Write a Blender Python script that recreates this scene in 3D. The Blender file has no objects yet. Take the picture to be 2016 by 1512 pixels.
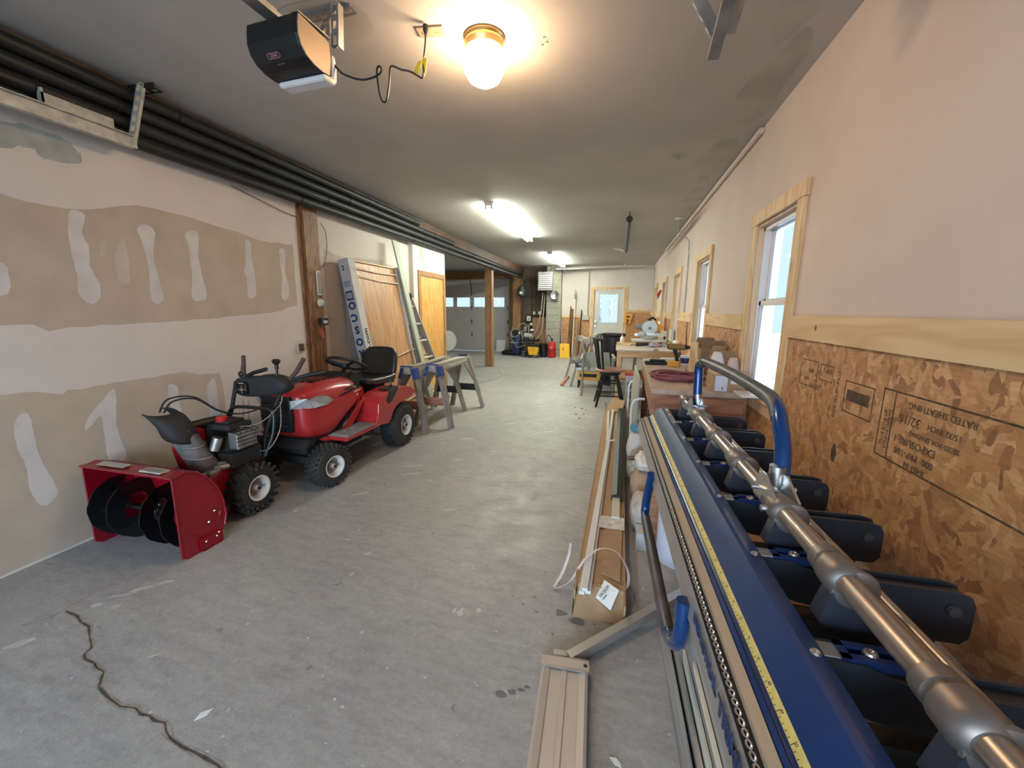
import bpy, bmesh, math, random
from mathutils import Vector as V, Matrix, noise
R = math.radians
PI = math.pi
sc = bpy.context.scene
C = sc.collection
random.seed(7)

# ---------------------------------------------------------------- camera, world, exposure
cam_d = bpy.data.cameras.new('camera'); cam = bpy.data.objects.new('camera', cam_d); C.objects.link(cam)
cam_d.sensor_width = 36.0; cam_d.lens = 792.0/2016.0*36.0; cam_d.clip_start = .02
X_ = V((0.96816471, -0.05122452, 0.24501661)); Y_ = V((0.25022548, 0.17203002, -0.95278165)); Z_ = V((0.00665557, 0.98375897, 0.17937108))
m = Matrix((X_, Y_, Z_)).to_4x4(); m.translation = V((0, 0, 1.36))
cam.matrix_world = m
sc.camera = cam
SKY_LO, SKY_HI = .34, 4.0
w = bpy.data.worlds.new('overcast_sky'); sc.world = w; w.use_nodes = True
bg = w.node_tree.nodes['Background']; bg.inputs[0].default_value = (.64, .83, 1.0, 1)
_n = w.node_tree.nodes; _l = w.node_tree.links            # overcast sky, brightest towards the veiled sun behind the open bay (-y)
_tc = _n.new('ShaderNodeTexCoord'); _sx = _n.new('ShaderNodeSeparateXYZ'); _mr = _n.new('ShaderNodeMapRange')
_mr.inputs[1].default_value = .15; _mr.inputs[2].default_value = -.8; _mr.inputs[3].default_value = SKY_LO; _mr.inputs[4].default_value = SKY_HI
_l.new(_tc.outputs['Generated'], _sx.inputs[0]); _l.new(_sx.outputs['Y'], _mr.inputs[0]); _l.new(_mr.outputs[0], bg.inputs[1])
sc.view_settings.view_transform = 'Standard'; sc.view_settings.look = 'None'; sc.view_settings.gamma = 1
sc.view_settings.use_curve_mapping = False; sc.view_settings.exposure = 1.82
sc.cycles.use_denoising = True
sc.cycles.max_bounces = 8; sc.cycles.diffuse_bounces = 5; sc.cycles.caustics_reflective = False; sc.cycles.caustics_refractive = False
sc.cycles.sample_clamp_indirect = 6

def portal(name, x, y, z, sx, sz, rot):
    l = bpy.data.lights.new(name, 'AREA'); l.shape = 'RECTANGLE'; l.size = sx; l.size_y = sz; l.cycles.is_portal = True
    o = bpy.data.objects.new(name, l); C.objects.link(o); o.location = (x, y, z); o.rotation_euler = rot
WIN = [(2.59, 3.47), (4.81, 5.69), (6.93, 7.79), (8.86, 9.70), (10.90, 11.70)]
WZ0, WZ1 = .84, 1.97
for a, b in WIN: portal('window_portal', 1.12, (a+b)/2, (WZ0+WZ1)/2, 1.13, .7, (0, R(90), 0))
portal('bay_portal', -.95, -3.0, 1.1, 3.4, 2.2, (R(90), 0, 0))

# ---------------------------------------------------------------- materials
MATS = {}
def nodes(name):
    mt = bpy.data.materials.new(name); mt.use_nodes = True
    nt = mt.node_tree; b = nt.nodes['Principled BSDF']
    MATS[name] = mt
    return mt, nt, b
def mat(name, col, rough=.5, metal=0., var=0., vscale=8., stretch=(1, 1, 1), bump=0., bscale=60., col2=None, emit=0., alpha=1., trans=0., coat=0., ior=1.45, detail=4):
    mt, nt, b = nodes(name)
    c = tuple(col)+(1,)
    b.inputs['Roughness'].default_value = rough; b.inputs['Metallic'].default_value = metal
    b.inputs['Base Color'].default_value = c
    b.inputs['IOR'].default_value = ior
    if coat: b.inputs['Coat Weight'].default_value = coat
    if trans: b.inputs['Transmission Weight'].default_value = trans
    if emit:
        b.inputs['Emission Color'].default_value = c; b.inputs['Emission Strength'].default_value = emit
    tc = nt.nodes.new('ShaderNodeTexCoord')
    if var or col2:
        mp = nt.nodes.new('ShaderNodeMapping'); mp.inputs['Scale'].default_value = stretch
        nt.links.new(tc.outputs['Object'], mp.inputs[0])
        n = nt.nodes.new('ShaderNodeTexNoise'); n.inputs['Scale'].default_value = vscale; n.inputs['Detail'].default_value = detail
        nt.links.new(mp.outputs[0], n.inputs['Vector'])
        r = nt.nodes.new('ShaderNodeValToRGB'); r.color_ramp.elements[0].position = .32; r.color_ramp.elements[1].position = .68
        c2 = tuple(col2) if col2 else tuple(max(0, x*(1-var)) for x in col)
        c1 = tuple(col) if col2 else tuple(min(1, x*(1+var)) for x in col)
        r.color_ramp.elements[0].color = c2+(1,); r.color_ramp.elements[1].color = c1+(1,)
        nt.links.new(n.outputs['Fac'], r.inputs[0]); nt.links.new(r.outputs[0], b.inputs['Base Color'])
    if bump:
        n2 = nt.nodes.new('ShaderNodeTexNoise'); n2.inputs['Scale'].default_value = bscale; n2.inputs['Detail'].default_value = 3
        nt.links.new(tc.outputs['Object'], n2.inputs['Vector'])
        bp = nt.nodes.new('ShaderNodeBump'); bp.inputs['Strength'].default_value = bump; bp.inputs['Distance'].default_value = .004
        nt.links.new(n2.outputs['Fac'], bp.inputs['Height']); nt.links.new(bp.outputs[0], b.inputs['Normal'])
    return mt
def wood(name, dark, light, axis='z', scale=9., rough=.55, knots=True):
    mt, nt, b = nodes(name); b.inputs['Roughness'].default_value = rough
    tc = nt.nodes.new('ShaderNodeTexCoord'); mp = nt.nodes.new('ShaderNodeMapping')
    s = {'x': (.12, 1, 1), 'y': (1, .12, 1), 'z': (1, 1, .12)}[axis]
    mp.inputs['Scale'].default_value = tuple(v*scale for v in s)
    nt.links.new(tc.outputs['Object'], mp.inputs[0])
    n = nt.nodes.new('ShaderNodeTexNoise'); n.inputs['Scale'].default_value = 1.3; n.inputs['Detail'].default_value = 2; n.inputs['Distortion'].default_value = .6
    nt.links.new(mp.outputs[0], n.inputs['Vector'])
    mu = nt.nodes.new('ShaderNodeMath'); mu.operation = 'MULTIPLY'; mu.inputs[1].default_value = 9.; nt.links.new(n.outputs['Fac'], mu.inputs[0])
    fr = nt.nodes.new('ShaderNodeMath'); fr.operation = 'PINGPONG'; fr.inputs[1].default_value = 1.; nt.links.new(mu.outputs[0], fr.inputs[0])
    r = nt.nodes.new('ShaderNodeValToRGB'); r.color_ramp.elements[0].color = tuple(dark)+(1,); r.color_ramp.elements[1].color = tuple(light)+(1,)
    r.color_ramp.elements[0].position = 0.; r.color_ramp.elements[1].position = .75
    nt.links.new(fr.outputs[0], r.inputs[0])
    if knots:
        mp2 = nt.nodes.new('ShaderNodeMapping'); mp2.inputs['Scale'].default_value = tuple({'x': (2.2, 7, 7), 'y': (7, 2.2, 7), 'z': (7, 7, 2.2)}[axis]); nt.links.new(tc.outputs['Object'], mp2.inputs[0])
        vo = nt.nodes.new('ShaderNodeTexVoronoi'); vo.inputs['Scale'].default_value = .8; nt.links.new(mp2.outputs[0], vo.inputs['Vector'])
        r2 = nt.nodes.new('ShaderNodeValToRGB'); r2.color_ramp.elements[0].position = .04; r2.color_ramp.elements[1].position = .1
        r2.color_ramp.elements[0].color = (.45, .25, .14, 1); r2.color_ramp.elements[1].color = (1, 1, 1, 1); nt.links.new(vo.outputs['Distance'], r2.inputs[0])
        mx = nt.nodes.new('ShaderNodeMixRGB'); mx.blend_type = 'MULTIPLY'; mx.inputs[0].default_value = .8
        nt.links.new(r.outputs[0], mx.inputs[1]); nt.links.new(r2.outputs[0], mx.inputs[2]); nt.links.new(mx.outputs[0], b.inputs['Base Color'])
    else: nt.links.new(r.outputs[0], b.inputs['Base Color'])
    return mt
def osb(name):
    mt, nt, b = nodes(name); b.inputs['Roughness'].default_value = .5
    tc = nt.nodes.new('ShaderNodeTexCoord')
    dn = nt.nodes.new('ShaderNodeTexNoise'); dn.inputs['Scale'].default_value = 6; dn.inputs['Detail'].default_value = 2; nt.links.new(tc.outputs['Object'], dn.inputs['Vector'])
    ad = nt.nodes.new('ShaderNodeVectorMath'); ad.operation = 'MULTIPLY_ADD'; ad.inputs[1].default_value = (.05, .05, .05)
    nt.links.new(dn.outputs['Color'], ad.inputs[0]); nt.links.new(tc.outputs['Object'], ad.inputs[2])
    outs = []
    for ang, s in ((25, 30), (-48, 36), (80, 55)):
        mp = nt.nodes.new('ShaderNodeMapping'); mp.inputs['Rotation'].default_value = (R(ang), 0, 0) ; mp.inputs['Scale'].default_value = (1, .42*s, 1.25*s)
        # rotate first, then stretch
        mr = nt.nodes.new('ShaderNodeMapping'); mr.inputs['Rotation'].default_value = (R(ang), R(ang*.7), R(ang))
        mp.inputs['Rotation'].default_value = (0, 0, 0); mp.inputs['Scale'].default_value = (.42*s, .42*s, 1.3*s)
        nt.links.new(ad.outputs[0], mr.inputs[0]); nt.links.new(mr.outputs[0], mp.inputs[0])
        v = nt.nodes.new('ShaderNodeTexVoronoi'); v.inputs['Scale'].default_value = 1.; nt.links.new(mp.outputs[0], v.inputs['Vector'])
        sp = nt.nodes.new('ShaderNodeSeparateColor'); nt.links.new(v.outputs['Color'], sp.inputs[0])
        outs.append(sp)
    m1 = nt.nodes.new('ShaderNodeMix'); m1.data_type = 'FLOAT'
    g1 = nt.nodes.new('ShaderNodeMath'); g1.operation = 'GREATER_THAN'; g1.inputs[1].default_value = .5; nt.links.new(outs[0].outputs[1], g1.inputs[0])
    nt.links.new(g1.outputs[0], m1.inputs[0]); nt.links.new(outs[0].outputs[0], m1.inputs[2]); nt.links.new(outs[1].outputs[0], m1.inputs[3])
    m2 = nt.nodes.new('ShaderNodeMix'); m2.data_type = 'FLOAT'
    g2 = nt.nodes.new('ShaderNodeMath'); g2.operation = 'GREATER_THAN'; g2.inputs[1].default_value = .66; nt.links.new(outs[2].outputs[1], g2.inputs[0])
    nt.links.new(g2.outputs[0], m2.inputs[0]); nt.links.new(m1.outputs[0], m2.inputs[2]); nt.links.new(outs[2].outputs[0], m2.inputs[3])
    r = nt.nodes.new('ShaderNodeValToRGB'); cr = r.color_ramp
    cr.elements[0].position = 0; cr.elements[0].color = (.27, .115, .048, 1)
    cr.elements[1].position = 1; cr.elements[1].color = (.62, .36, .175, 1)
    for p, c in ((.12, (.37, .172, .07, 1)), (.4, (.46, .228, .096, 1)), (.75, (.53, .28, .122, 1))):
        e = cr.elements.new(p); e.color = c
    nt.links.new(m2.outputs[0], r.inputs[0])
    n = nt.nodes.new('ShaderNodeTexNoise'); n.inputs['Scale'].default_value = 60; n.inputs['Detail'].default_value = 6; n.inputs['Roughness'].default_value = .7
    mf = nt.nodes.new('ShaderNodeMapping'); mf.inputs['Rotation'].default_value = (R(35), 0, 0); mf.inputs['Scale'].default_value = (1, .35, 1.6); nt.links.new(tc.outputs['Object'], mf.inputs[0]); nt.links.new(mf.outputs[0], n.inputs['Vector'])
    mx = nt.nodes.new('ShaderNodeMixRGB'); mx.blend_type = 'OVERLAY'; mx.inputs[0].default_value = .5; nt.links.new(r.outputs[0], mx.inputs[1]); nt.links.new(n.outputs['Fac'], mx.inputs[2])
    nt.links.new(mx.outputs[0], b.inputs['Base Color'])
    return mt
def concrete(name):
    mt, nt, b = nodes(name); b.inputs['Roughness'].default_value = .55
    tc = nt.nodes.new('ShaderNodeTexCoord')
    def nz(scale, detail=5, rough=.6, st=None):
        n = nt.nodes.new('ShaderNodeTexNoise'); n.inputs['Scale'].default_value = scale; n.inputs['Detail'].default_value = detail; n.inputs['Roughness'].default_value = rough
        if st:
            mp = nt.nodes.new('ShaderNodeMapping'); mp.inputs['Scale'].default_value = st; mp.inputs['Rotation'].default_value = (0, 0, R(25)); nt.links.new(tc.outputs['Object'], mp.inputs[0]); nt.links.new(mp.outputs[0], n.inputs['Vector'])
        else: nt.links.new(tc.outputs['Object'], n.inputs['Vector'])
        return n
    def ramp(n, p0, p1, c0, c1):
        r = nt.nodes.new('ShaderNodeValToRGB'); r.color_ramp.elements[0].position = p0; r.color_ramp.elements[1].position = p1
        r.color_ramp.elements[0].color = c0+(1,); r.color_ramp.elements[1].color = c1+(1,); nt.links.new(n.outputs['Fac'], r.inputs[0]); return r
    def mix(a, bb, f, mode='MIX'):
        x = nt.nodes.new('ShaderNodeMixRGB'); x.blend_type = mode
        if isinstance(f, float): x.inputs[0].default_value = f
        else: nt.links.new(f.outputs[0], x.inputs[0])
        nt.links.new(a.outputs[0], x.inputs[1])
        if isinstance(bb, tuple): x.inputs[2].default_value = bb+(1,)
        else: nt.links.new(bb.outputs[0], x.inputs[2])
        return x
    base = ramp(nz(1.3), .3, .7, (.34, .34, .345), (.43, .425, .41))
    x = mix(base, ramp(nz(38, 8, .75), .3, .72, (.62, .62, .62), (1.12, 1.12, 1.12)), .6, 'MULTIPLY')
    x = mix(x, ramp(nz(7, 6, .7, (1, 3.2, 1)), .35, .6, (.80, .79, .79), (1.05, 1.05, 1.05)), .8, 'MULTIPLY')
    white = ramp(nz(9, 3, .5, (1, .55, 1)), .725, .735, (0, 0, 0), (.55, .55, .55))
    x = mix(x, (.62, .61, .60), white)
    spk = ramp(nz(45, 1, .3), .775, .785, (0, 0, 0), (.7, .7, .7))
    x = mix(x, (.7, .7, .69), spk)
    dk = ramp(nz(16, 2, .5), .24, .27, (.6, .6, .6), (0, 0, 0))
    x = mix(x, (.13, .125, .12), dk)
    nt.links.new(x.outputs[0], b.inputs['Base Color'])
    rr = ramp(nz(6), .35, .65, (.38, .38, .38), (.6, .6, .6)); nt.links.new(rr.outputs[0], b.inputs['Roughness'])
    bp = nt.nodes.new('ShaderNodeBump'); bp.inputs['Strength'].default_value = .35; bp.inputs['Distance'].default_value = .004
    n = nz(60, 6, .7); nt.links.new(n.outputs['Fac'], bp.inputs['Height']); nt.links.new(bp.outputs[0], b.inputs['Normal'])
    return mt

M_floor = concrete('floor_concrete')
M_ceil = mat('ceiling_paint', (.47, .455, .44), .8, var=.07, vscale=1.6, detail=6, bump=.12, bscale=160)
M_wall = mat('wall_paint', (.66, .60, .555), .75, var=.05, vscale=2.2, bump=.12, bscale=140)
M_wallR = mat('right_wall_paint', (.62, .515, .455), .72, var=.05, vscale=1.8, bump=.15, bscale=140)
M_tan = mat('bare_drywall', (.49, .405, .325), .9, var=.07, vscale=5)
M_mud = mat('joint_compound', (.62, .58, .56), .8, var=.08, vscale=9)
M_mudB = mat('joint_compound_thin', (.54, .48, .41), .8, var=.08, vscale=9)
M_stain = mat('ceiling_smudge', (.425, .41, .385), .85, var=.12, vscale=4)
M_patchw = mat('white_patch', (.85, .86, .9), .6)
M_patchg = mat('grey_patch', (.40, .42, .40), .8, var=.15, vscale=10)
M_crack = mat('crack_fill', (.075, .062, .055), .9, var=.5, vscale=30)
M_crackb = mat('crack_edge', (.30, .27, .235), .9, var=.3, vscale=30)
M_spill = mat('plaster_drip', (.52, .51, .50), .8, var=.1, vscale=20)
M_damp = mat('damp_mark', (.15, .155, .16), .35, var=.15, vscale=10)
M_osb = osb('strand_board')
M_pine = wood('pine_trim', (.56, .35, .16), (.72, .50, .27), 'z')
M_pineY = wood('pine_rail', (.60, .39, .19), (.72, .51, .28), 'y', scale=5)
M_pineX = wood('pine_board', (.58, .37, .18), (.70, .48, .25), 'x')
M_jamb = wood('jamb_pine', (.62, .42, .26), (.74, .55, .36), 'z', scale=6)
M_post = wood('stained_post', (.105, .038, .014), (.27, .125, .045), 'z', scale=14, knots=False)
M_post2 = wood('brown_post', (.22, .105, .045), (.33, .17, .075), 'z', scale=10, knots=False)
M_beam = wood('brown_beam', (.05, .026, .015), (.115, .06, .032), 'y', scale=10, knots=False)
M_beamX = wood('header_beam', (.16, .075, .035), (.25, .13, .06), 'x', scale=10, knots=False)
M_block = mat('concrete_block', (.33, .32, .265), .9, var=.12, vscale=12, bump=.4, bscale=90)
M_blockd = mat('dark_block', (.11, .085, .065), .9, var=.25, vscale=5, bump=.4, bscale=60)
M_vinyl = mat('white_vinyl', (.80, .80, .82), .35)
M_glass = mat('window_glass', (.9, .96, 1.), .02, trans=1., ior=1.02)
M_door = mat('painted_door', (.62, .61, .58), .45, var=.03, vscale=3)
M_white = mat('white_paint', (.78, .78, .77), .45)
M_doorwood = wood('honey_door_wood', (.50, .24, .055), (.66, .36, .10), 'z', scale=16, rough=.4, knots=False)
M_doortrim = wood('door_trim_wood', (.27, .125, .04), (.36, .18, .065), 'z', scale=12, knots=False)
M_lauan = wood('lauan_veneer', (.42, .215, .10), (.55, .31, .15), 'z', scale=8, rough=.45, knots=False)
M_black = mat('black_plastic', (.012, .012, .013), .42)
M_blackm = mat('black_matte', (.022, .022, .022), .7)
M_gloss = mat('gloss_black', (.008, .008, .009), .12)
M_pipeb = mat('black_pipe', (.013, .014, .014), .48, var=.3, vscale=3)
M_rubber = mat('tyre_rubber', (.028, .027, .026), .75, var=.3, vscale=20)
M_red = mat('mower_red', (.42, .022, .028), .30, var=.10, vscale=7, coat=.3)
M_redd = mat('blower_red', (.25, .004, .014), .30, var=.12, vscale=6, coat=.3)
M_redp = mat('red_plastic', (.5, .02, .02), .4)
M_steel = mat('bright_steel', (.62, .61, .60), .3, 1.)
M_galv = mat('galvanised', (.42, .42, .41), .45, .9, var=.2, vscale=14)
M_galvw = mat('dusty_galvanised', (.50, .49, .44), .6, .4, var=.25, vscale=18)
M_hub = mat('shaded_dirty_hub', (.24, .20, .18), .6, var=.25, vscale=25)  # dirty tan hub, with the shade of the recessed dish put into the colour
M_rim = mat('cream_rim', (.66, .64, .61), .4, var=.05, vscale=10)
M_alum = mat('dull_aluminium', (.50, .475, .45), .42, .75, var=.10, vscale=9)
M_alumW = mat('weathered_aluminium', (.50, .44, .39), .50, .35, var=.10, vscale=5, stretch=(1, .2, 1))
M_alumB = mat('aluminium_shaft', (.60, .58, .56), .33, .85)
M_navy = mat('navy_enamel', (.009, .034, .125), .27, .0, var=.12, vscale=6, coat=.2)
M_navyd = mat('dark_navy', (.012, .03, .12), .35)
M_blueh = mat('blue_anodised', (.005, .048, .18), .25, .35, coat=.4)
M_grip = mat('worn_grip', (.075, .070, .072), .45, var=.4, vscale=12, bump=.2)
M_cast = mat('charcoal_casting', (.028, .032, .044), .38, var=.2, vscale=10)
M_tanstrip = mat('bare_edge_strip', (.62, .52, .40), .35, .5)
M_tape = mat('yellow_tape', (.66, .53, .17), .5, var=.12, vscale=70)
M_pewter = mat('pewter_pipe', (.40, .355, .325), .34, .88)
M_pewterd = mat('pewter_coupling', (.235, .20, .185), .45, .75)
M_sheet = mat('scratched_sheet', (.40, .39, .375), .4, .35, var=.4, vscale=12, stretch=(1, .12, 1))
M_card = mat('cardboard', (.40, .255, .145), .8, var=.06, vscale=10)
M_cardd = mat('cardboard_dark', (.27, .17, .10), .85, var=.12, vscale=10)
M_cardw = mat('white_carton', (.60, .59, .58), .7, var=.05, vscale=8)
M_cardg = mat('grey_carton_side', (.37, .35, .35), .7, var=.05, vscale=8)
M_ink = mat('blue_ink', (.012, .03, .10), .6)
M_inkb = mat('black_ink', (.03, .022, .018), .8)
M_stamp = mat('faded_stamp', (.10, .06, .032), .8, var=.5, vscale=40)
M_strip = mat('white_trim_strip', (.72, .70, .68), .4)
M_strap = mat('cream_strap', (.74, .66, .52), .5)
M_seat = mat('seat_vinyl', (.020, .019, .017), .32, bump=.15, bscale=120)
M_lens = mat('headlight_lens', (.33, .33, .33), .12, .2, var=.35, vscale=9)
M_sheetw = mat('coil_white', (.66, .69, .84), .4)
M_yellow = mat('yellow_plastic', (.75, .42, .02), .4)
M_yellowd = mat('dewalt_yellow', (.70, .34, .03), .45)
M_greyw = mat('grey_wood', (.25, .22, .20), .75, var=.25, vscale=20, stretch=(1, 1, .2))
M_greywy = mat('grey_beam_wood', (.38, .35, .31), .75, var=.25, vscale=18, stretch=(1, .15, 1))
M_bpaint = mat('blue_paint', (.03, .06, .22), .6, var=.2, vscale=20)
M_dwood = wood('brown_bench_wood', (.27, .12, .065), (.42, .20, .115), 'x', scale=7)
M_bench = mat('worn_bench_top', (.47, .36, .30), .55, var=.18, vscale=10, stretch=(1, .3, 1))
M_lam = mat('laminate_top', (.62, .55, .48), .4, var=.06, vscale=6)
M_blackp = mat('black_painted_wood', (.012, .011, .010), .3)
M_seatw = mat('worn_seat_wood', (.34, .17, .12), .3, var=.3, vscale=5)
M_hose = mat('maroon_hose', (.25, .075, .085), .4, var=.2, vscale=5)
M_paper = mat('white_paper_bag', (.66, .60, .62), .7, var=.06, vscale=10, bump=.4, bscale=18)
M_greenp = mat('dark_green', (.035, .055, .045), .5)
M_chair = mat('grey_green_chair', (.22, .22, .19), .5)
M_cream = mat('cream_plastic', (.60, .58, .47), .5)
M_grey = mat('grey_plastic', (.25, .25, .26), .5)
M_lgrey = mat('light_grey', (.52, .52, .52), .5)
M_bluec = mat('compressor_blue', (.02, .035, .12), .4)
M_rope = mat('grey_hose', (.30, .28, .24), .6)
M_brass = mat('brass_ring', (.75, .50, .22), .3, .9)
M_globe = mat('lit_globe', (1., .66, .37), .5, emit=28.)
M_tube = mat('lit_tube', (.96, 1., .84), .5, emit=30.)
M_copper = mat('copper_pipe', (.10, .055, .03), .5, .5)
M_teal = mat('blue_label', (.10, .30, .42), .5)
M_bark = mat('bare_bark', (.30, .27, .25), .9, var=.3, vscale=10)
M_snow = mat('pale_ground', (.62, .62, .64), .9, var=.12, vscale=1)
M_ribbon = mat('pink_white_strap', (.66, .55, .53), .5)
M_ivory = mat('ivory_plate', (.36, .27, .20), .4)
M_ylabel = mat('yellow_label', (.85, .62, .03), .5)
M_brown = mat('brown_grip', (.09, .045, .04), .5)
M_film = mat('clear_film', (.7, .66, .62), .25, var=.2, vscale=30)

# ---------------------------------------------------------------- mesh helpers
class MB:
    def __init__(s): s.bm = bmesh.new(); s.mi = 0; s.smooth = False
    def _fin(s, vs):
        for f in {f for v in vs for f in v.link_faces}:
            f.material_index = s.mi
            f.smooth = s.smooth
    def box(s, x0, x1, y0, y1, z0, z1, rot=None, piv=None, bev=0.):
        c = V(((x0+x1)/2, (y0+y1)/2, (z0+z1)/2)); d = (abs(x1-x0), abs(y1-y0), abs(z1-z0))
        r = bmesh.ops.create_cube(s.bm, size=1)
        vs = r['verts']
        bmesh.ops.scale(s.bm, vec=d, verts=vs); bmesh.ops.translate(s.bm, vec=c, verts=vs)
        if rot:
            from mathutils import Euler
            bmesh.ops.rotate(s.bm, cent=V(piv) if piv else c, matrix=Euler(rot).to_matrix(), verts=vs)
        s._fin(vs)
        if bev:
            es = list({e for v in vs for e in v.link_edges})
            bmesh.ops.bevel(s.bm, geom=es, offset=bev, segments=2, affect='EDGES', profile=.5)
        return s
    def beam(s, p0, p1, w, h, up=(0, 0, 1)):
        "rectangular bar from p0 to p1: w across, h along 'up'"
        p0 = V(p0); p1 = V(p1); d = (p1-p0); L = d.length; d.normalize(); u = V(up); a = d.cross(u).normalized(); b = a.cross(d).normalized()
        vs = []
        for p in (p0, p1):
            for i, j in ((-1, -1), (1, -1), (1, 1), (-1, 1)): vs.append(s.bm.verts.new(p+a*(i*w/2)+b*(j*h/2)))
        for q in ((3, 2, 1, 0), (4, 5, 6, 7), (0, 1, 5, 4), (1, 2, 6, 5), (2, 3, 7, 6), (3, 0, 4, 7)): s.bm.faces.new([vs[k] for k in q])
        s._fin(vs); return s
    def ring_loft(s, rings, cap=True, closed=True):
        rv = [[s.bm.verts.new(V(p)) for p in r] for r in rings]
        n = len(rv[0])
        for a, b in zip(rv, rv[1:]):
            for i in range(n if closed else n-1):
                s.bm.faces.new((a[i], a[(i+1) % n], b[(i+1) % n], b[i]))
        if cap and closed:
            if n > 2: s.bm.faces.new(rv[0][::-1]); s.bm.faces.new(rv[-1])
        s._fin([v for r in rv for v in r]); return s
    def tube(s, pts, r, seg=10, cap=True, smooth=True, sub=0):
        pts = [V(p) for p in pts]
        if sub: pts = spline(pts, sub)
        rs = r if isinstance(r, (list, tuple)) else [r]*len(pts)
        if len(rs) != len(pts): rs = [rs[0]+(rs[-1]-rs[0])*i/(len(pts)-1) for i in range(len(pts))]
        rings = []; nrm = None
        for i, p in enumerate(pts):
            t = (pts[min(i+1, len(pts)-1)]-pts[max(i-1, 0)]).normalized()
            if nrm is None:
                nrm = t.orthogonal().normalized()
            else:
                nrm = (nrm-t*nrm.dot(t))
                nrm = nrm.normalized() if nrm.length > 1e-6 else t.orthogonal().normalized()
            b = t.cross(nrm)
            rings.append([p+(nrm*math.cos(2*PI*k/seg)+b*math.sin(2*PI*k/seg))*rs[i] for k in range(seg)])
        sm = s.smooth; s.smooth = smooth
        s.ring_loft(rings, cap); s.smooth = sm; return s
    def cyl(s, p0, p1, r, r2=None, seg=20, smooth=True): return s.tube([p0, p1], [r, r if r2 is None else r2], seg, True, smooth)
    def lathe(s, o, ax, prof, seg=24, smooth=True, a0=0, a1=2*PI, cap=True):
        "prof: (radius, height along ax)"
        o = V(o); ax = V(ax).normalized(); u = ax.orthogonal().normalized(); w_ = ax.cross(u)
        full = abs(a1-a0-2*PI) < 1e-4; n = seg if full else seg+1
        rings = []
        for rr, h in prof:
            rings.append([o+ax*h+(u*math.cos(a0+(a1-a0)*k/seg)+w_*math.sin(a0+(a1-a0)*k/seg))*max(rr, 1e-4) for k in range(n)])
        sm = s.smooth; s.smooth = smooth; s.ring_loft(rings, full and cap, full); s.smooth = sm; return s
    def prism(s, poly, d, bev=0., smooth=False):
        "poly: 3-D outline, d: extrusion vector"
        d = V(d); a = [s.bm.verts.new(V(p)) for p in poly]; b = [s.bm.verts.new(V(p)+d) for p in poly]
        n = len(a); s.bm.faces.new(a[::-1]); s.bm.faces.new(b)
        for i in range(n): s.bm.faces.new((a[i], a[(i+1) % n], b[(i+1) % n], b[i]))
        s._fin(a+b)
        if bev:
            es = [e for e in {e for v in a+b for e in v.link_edges} if (e.verts[0] in a) == (e.verts[1] in a)]
            bmesh.ops.bevel(s.bm, geom=es, offset=bev, segments=3, affect='EDGES', profile=.5)
        return s
    def poly(s, pts):
        vs = [s.bm.verts.new(V(p)) for p in pts]; s.bm.faces.new(vs); s._fin(vs); return s
    def sphere(s, c, r, sx=1, sy=1, sz=1, seg=20, rings=12):
        q = bmesh.ops.create_uvsphere(s.bm, u_segments=seg, v_segments=rings, radius=r); vs = q['verts']
        bmesh.ops.scale(s.bm, vec=(sx, sy, sz), verts=vs); bmesh.ops.translate(s.bm, vec=c, verts=vs)
        sm = s.smooth; s.smooth = True; s._fin(vs); s.smooth = sm; return s
    def text(s, txt, size, mtx, ext=.0006, align='LEFT', bold=0.):
        cu = bpy.data.curves.new('lettering', 'FONT'); cu.body = txt; cu.size = size; cu.extrude = ext; cu.align_x = align; cu.resolution_u = 2; cu.offset = bold
        ob = bpy.data.objects.new('lettering', cu); C.objects.link(ob)
        dg = bpy.context.evaluated_depsgraph_get(); me = bpy.data.meshes.new_from_object(ob.evaluated_get(dg))
        me.transform(mtx); n0 = len(s.bm.verts); s.bm.from_mesh(me); s.bm.verts.ensure_lookup_table()
        s._fin(list(s.bm.verts)[n0:])
        bpy.data.objects.remove(ob); bpy.data.curves.remove(cu); bpy.data.meshes.remove(me); return s
    def warp(s, f):
        for v in s.bm.verts: v.co = V(f(v.co))
        return s
    def build(s, name, mats, parent=None, sub=0, bevel=0., shade=None, wn=False):
        me = bpy.data.meshes.new(name)
        bmesh.ops.recalc_face_normals(s.bm, faces=s.bm.faces)
        s.bm.to_mesh(me); s.bm.free()
        for mt in (mats if isinstance(mats, (list, tuple)) else [mats]): me.materials.append(mt)
        if shade is not None:
            for p in me.polygons: p.use_smooth = shade
        fl_ = [pl.use_smooth for pl in me.polygons]
        if not sub and any(fl_):
            me.set_sharp_from_angle(angle=R(32)); me.polygons.foreach_set('use_smooth', fl_)
        o = bpy.data.objects.new(name, me); C.objects.link(o)
        if parent: o.parent = parent
        if bevel:
            b = o.modifiers.new('bevel', 'BEVEL'); b.width = bevel; b.segments = 2; b.limit_method = 'ANGLE'; b.angle_limit = R(40)
        if sub:
            b = o.modifiers.new('subsurf', 'SUBSURF'); b.levels = sub; b.render_levels = sub
        return o
def spline(pts, n):
    out = []; P = [pts[0]]+list(pts)+[pts[-1]]
    for i in range(1, len(P)-2):
        p0, p1, p2, p3 = (V(q) for q in P[i-1:i+3])
        for k in range(n):
            t = k/n
            out.append(.5*((2*p1)+(p2-p0)*t+(2*p0-5*p1+4*p2-p3)*t*t+(3*p1-p0-3*p2+p3)*t**3))
    out.append(V(pts[-1])); return out
def thing(name, label, cat, loc=(0, 0, 0), rotz=0., group=None):
    o = bpy.data.objects.new(name, None); o.empty_display_size = .1; C.objects.link(o); o.location = loc; o.rotation_euler = (0, 0, rotz)
    o['label'] = label; o['category'] = cat
    if group: o['group'] = group
    return o
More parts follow.
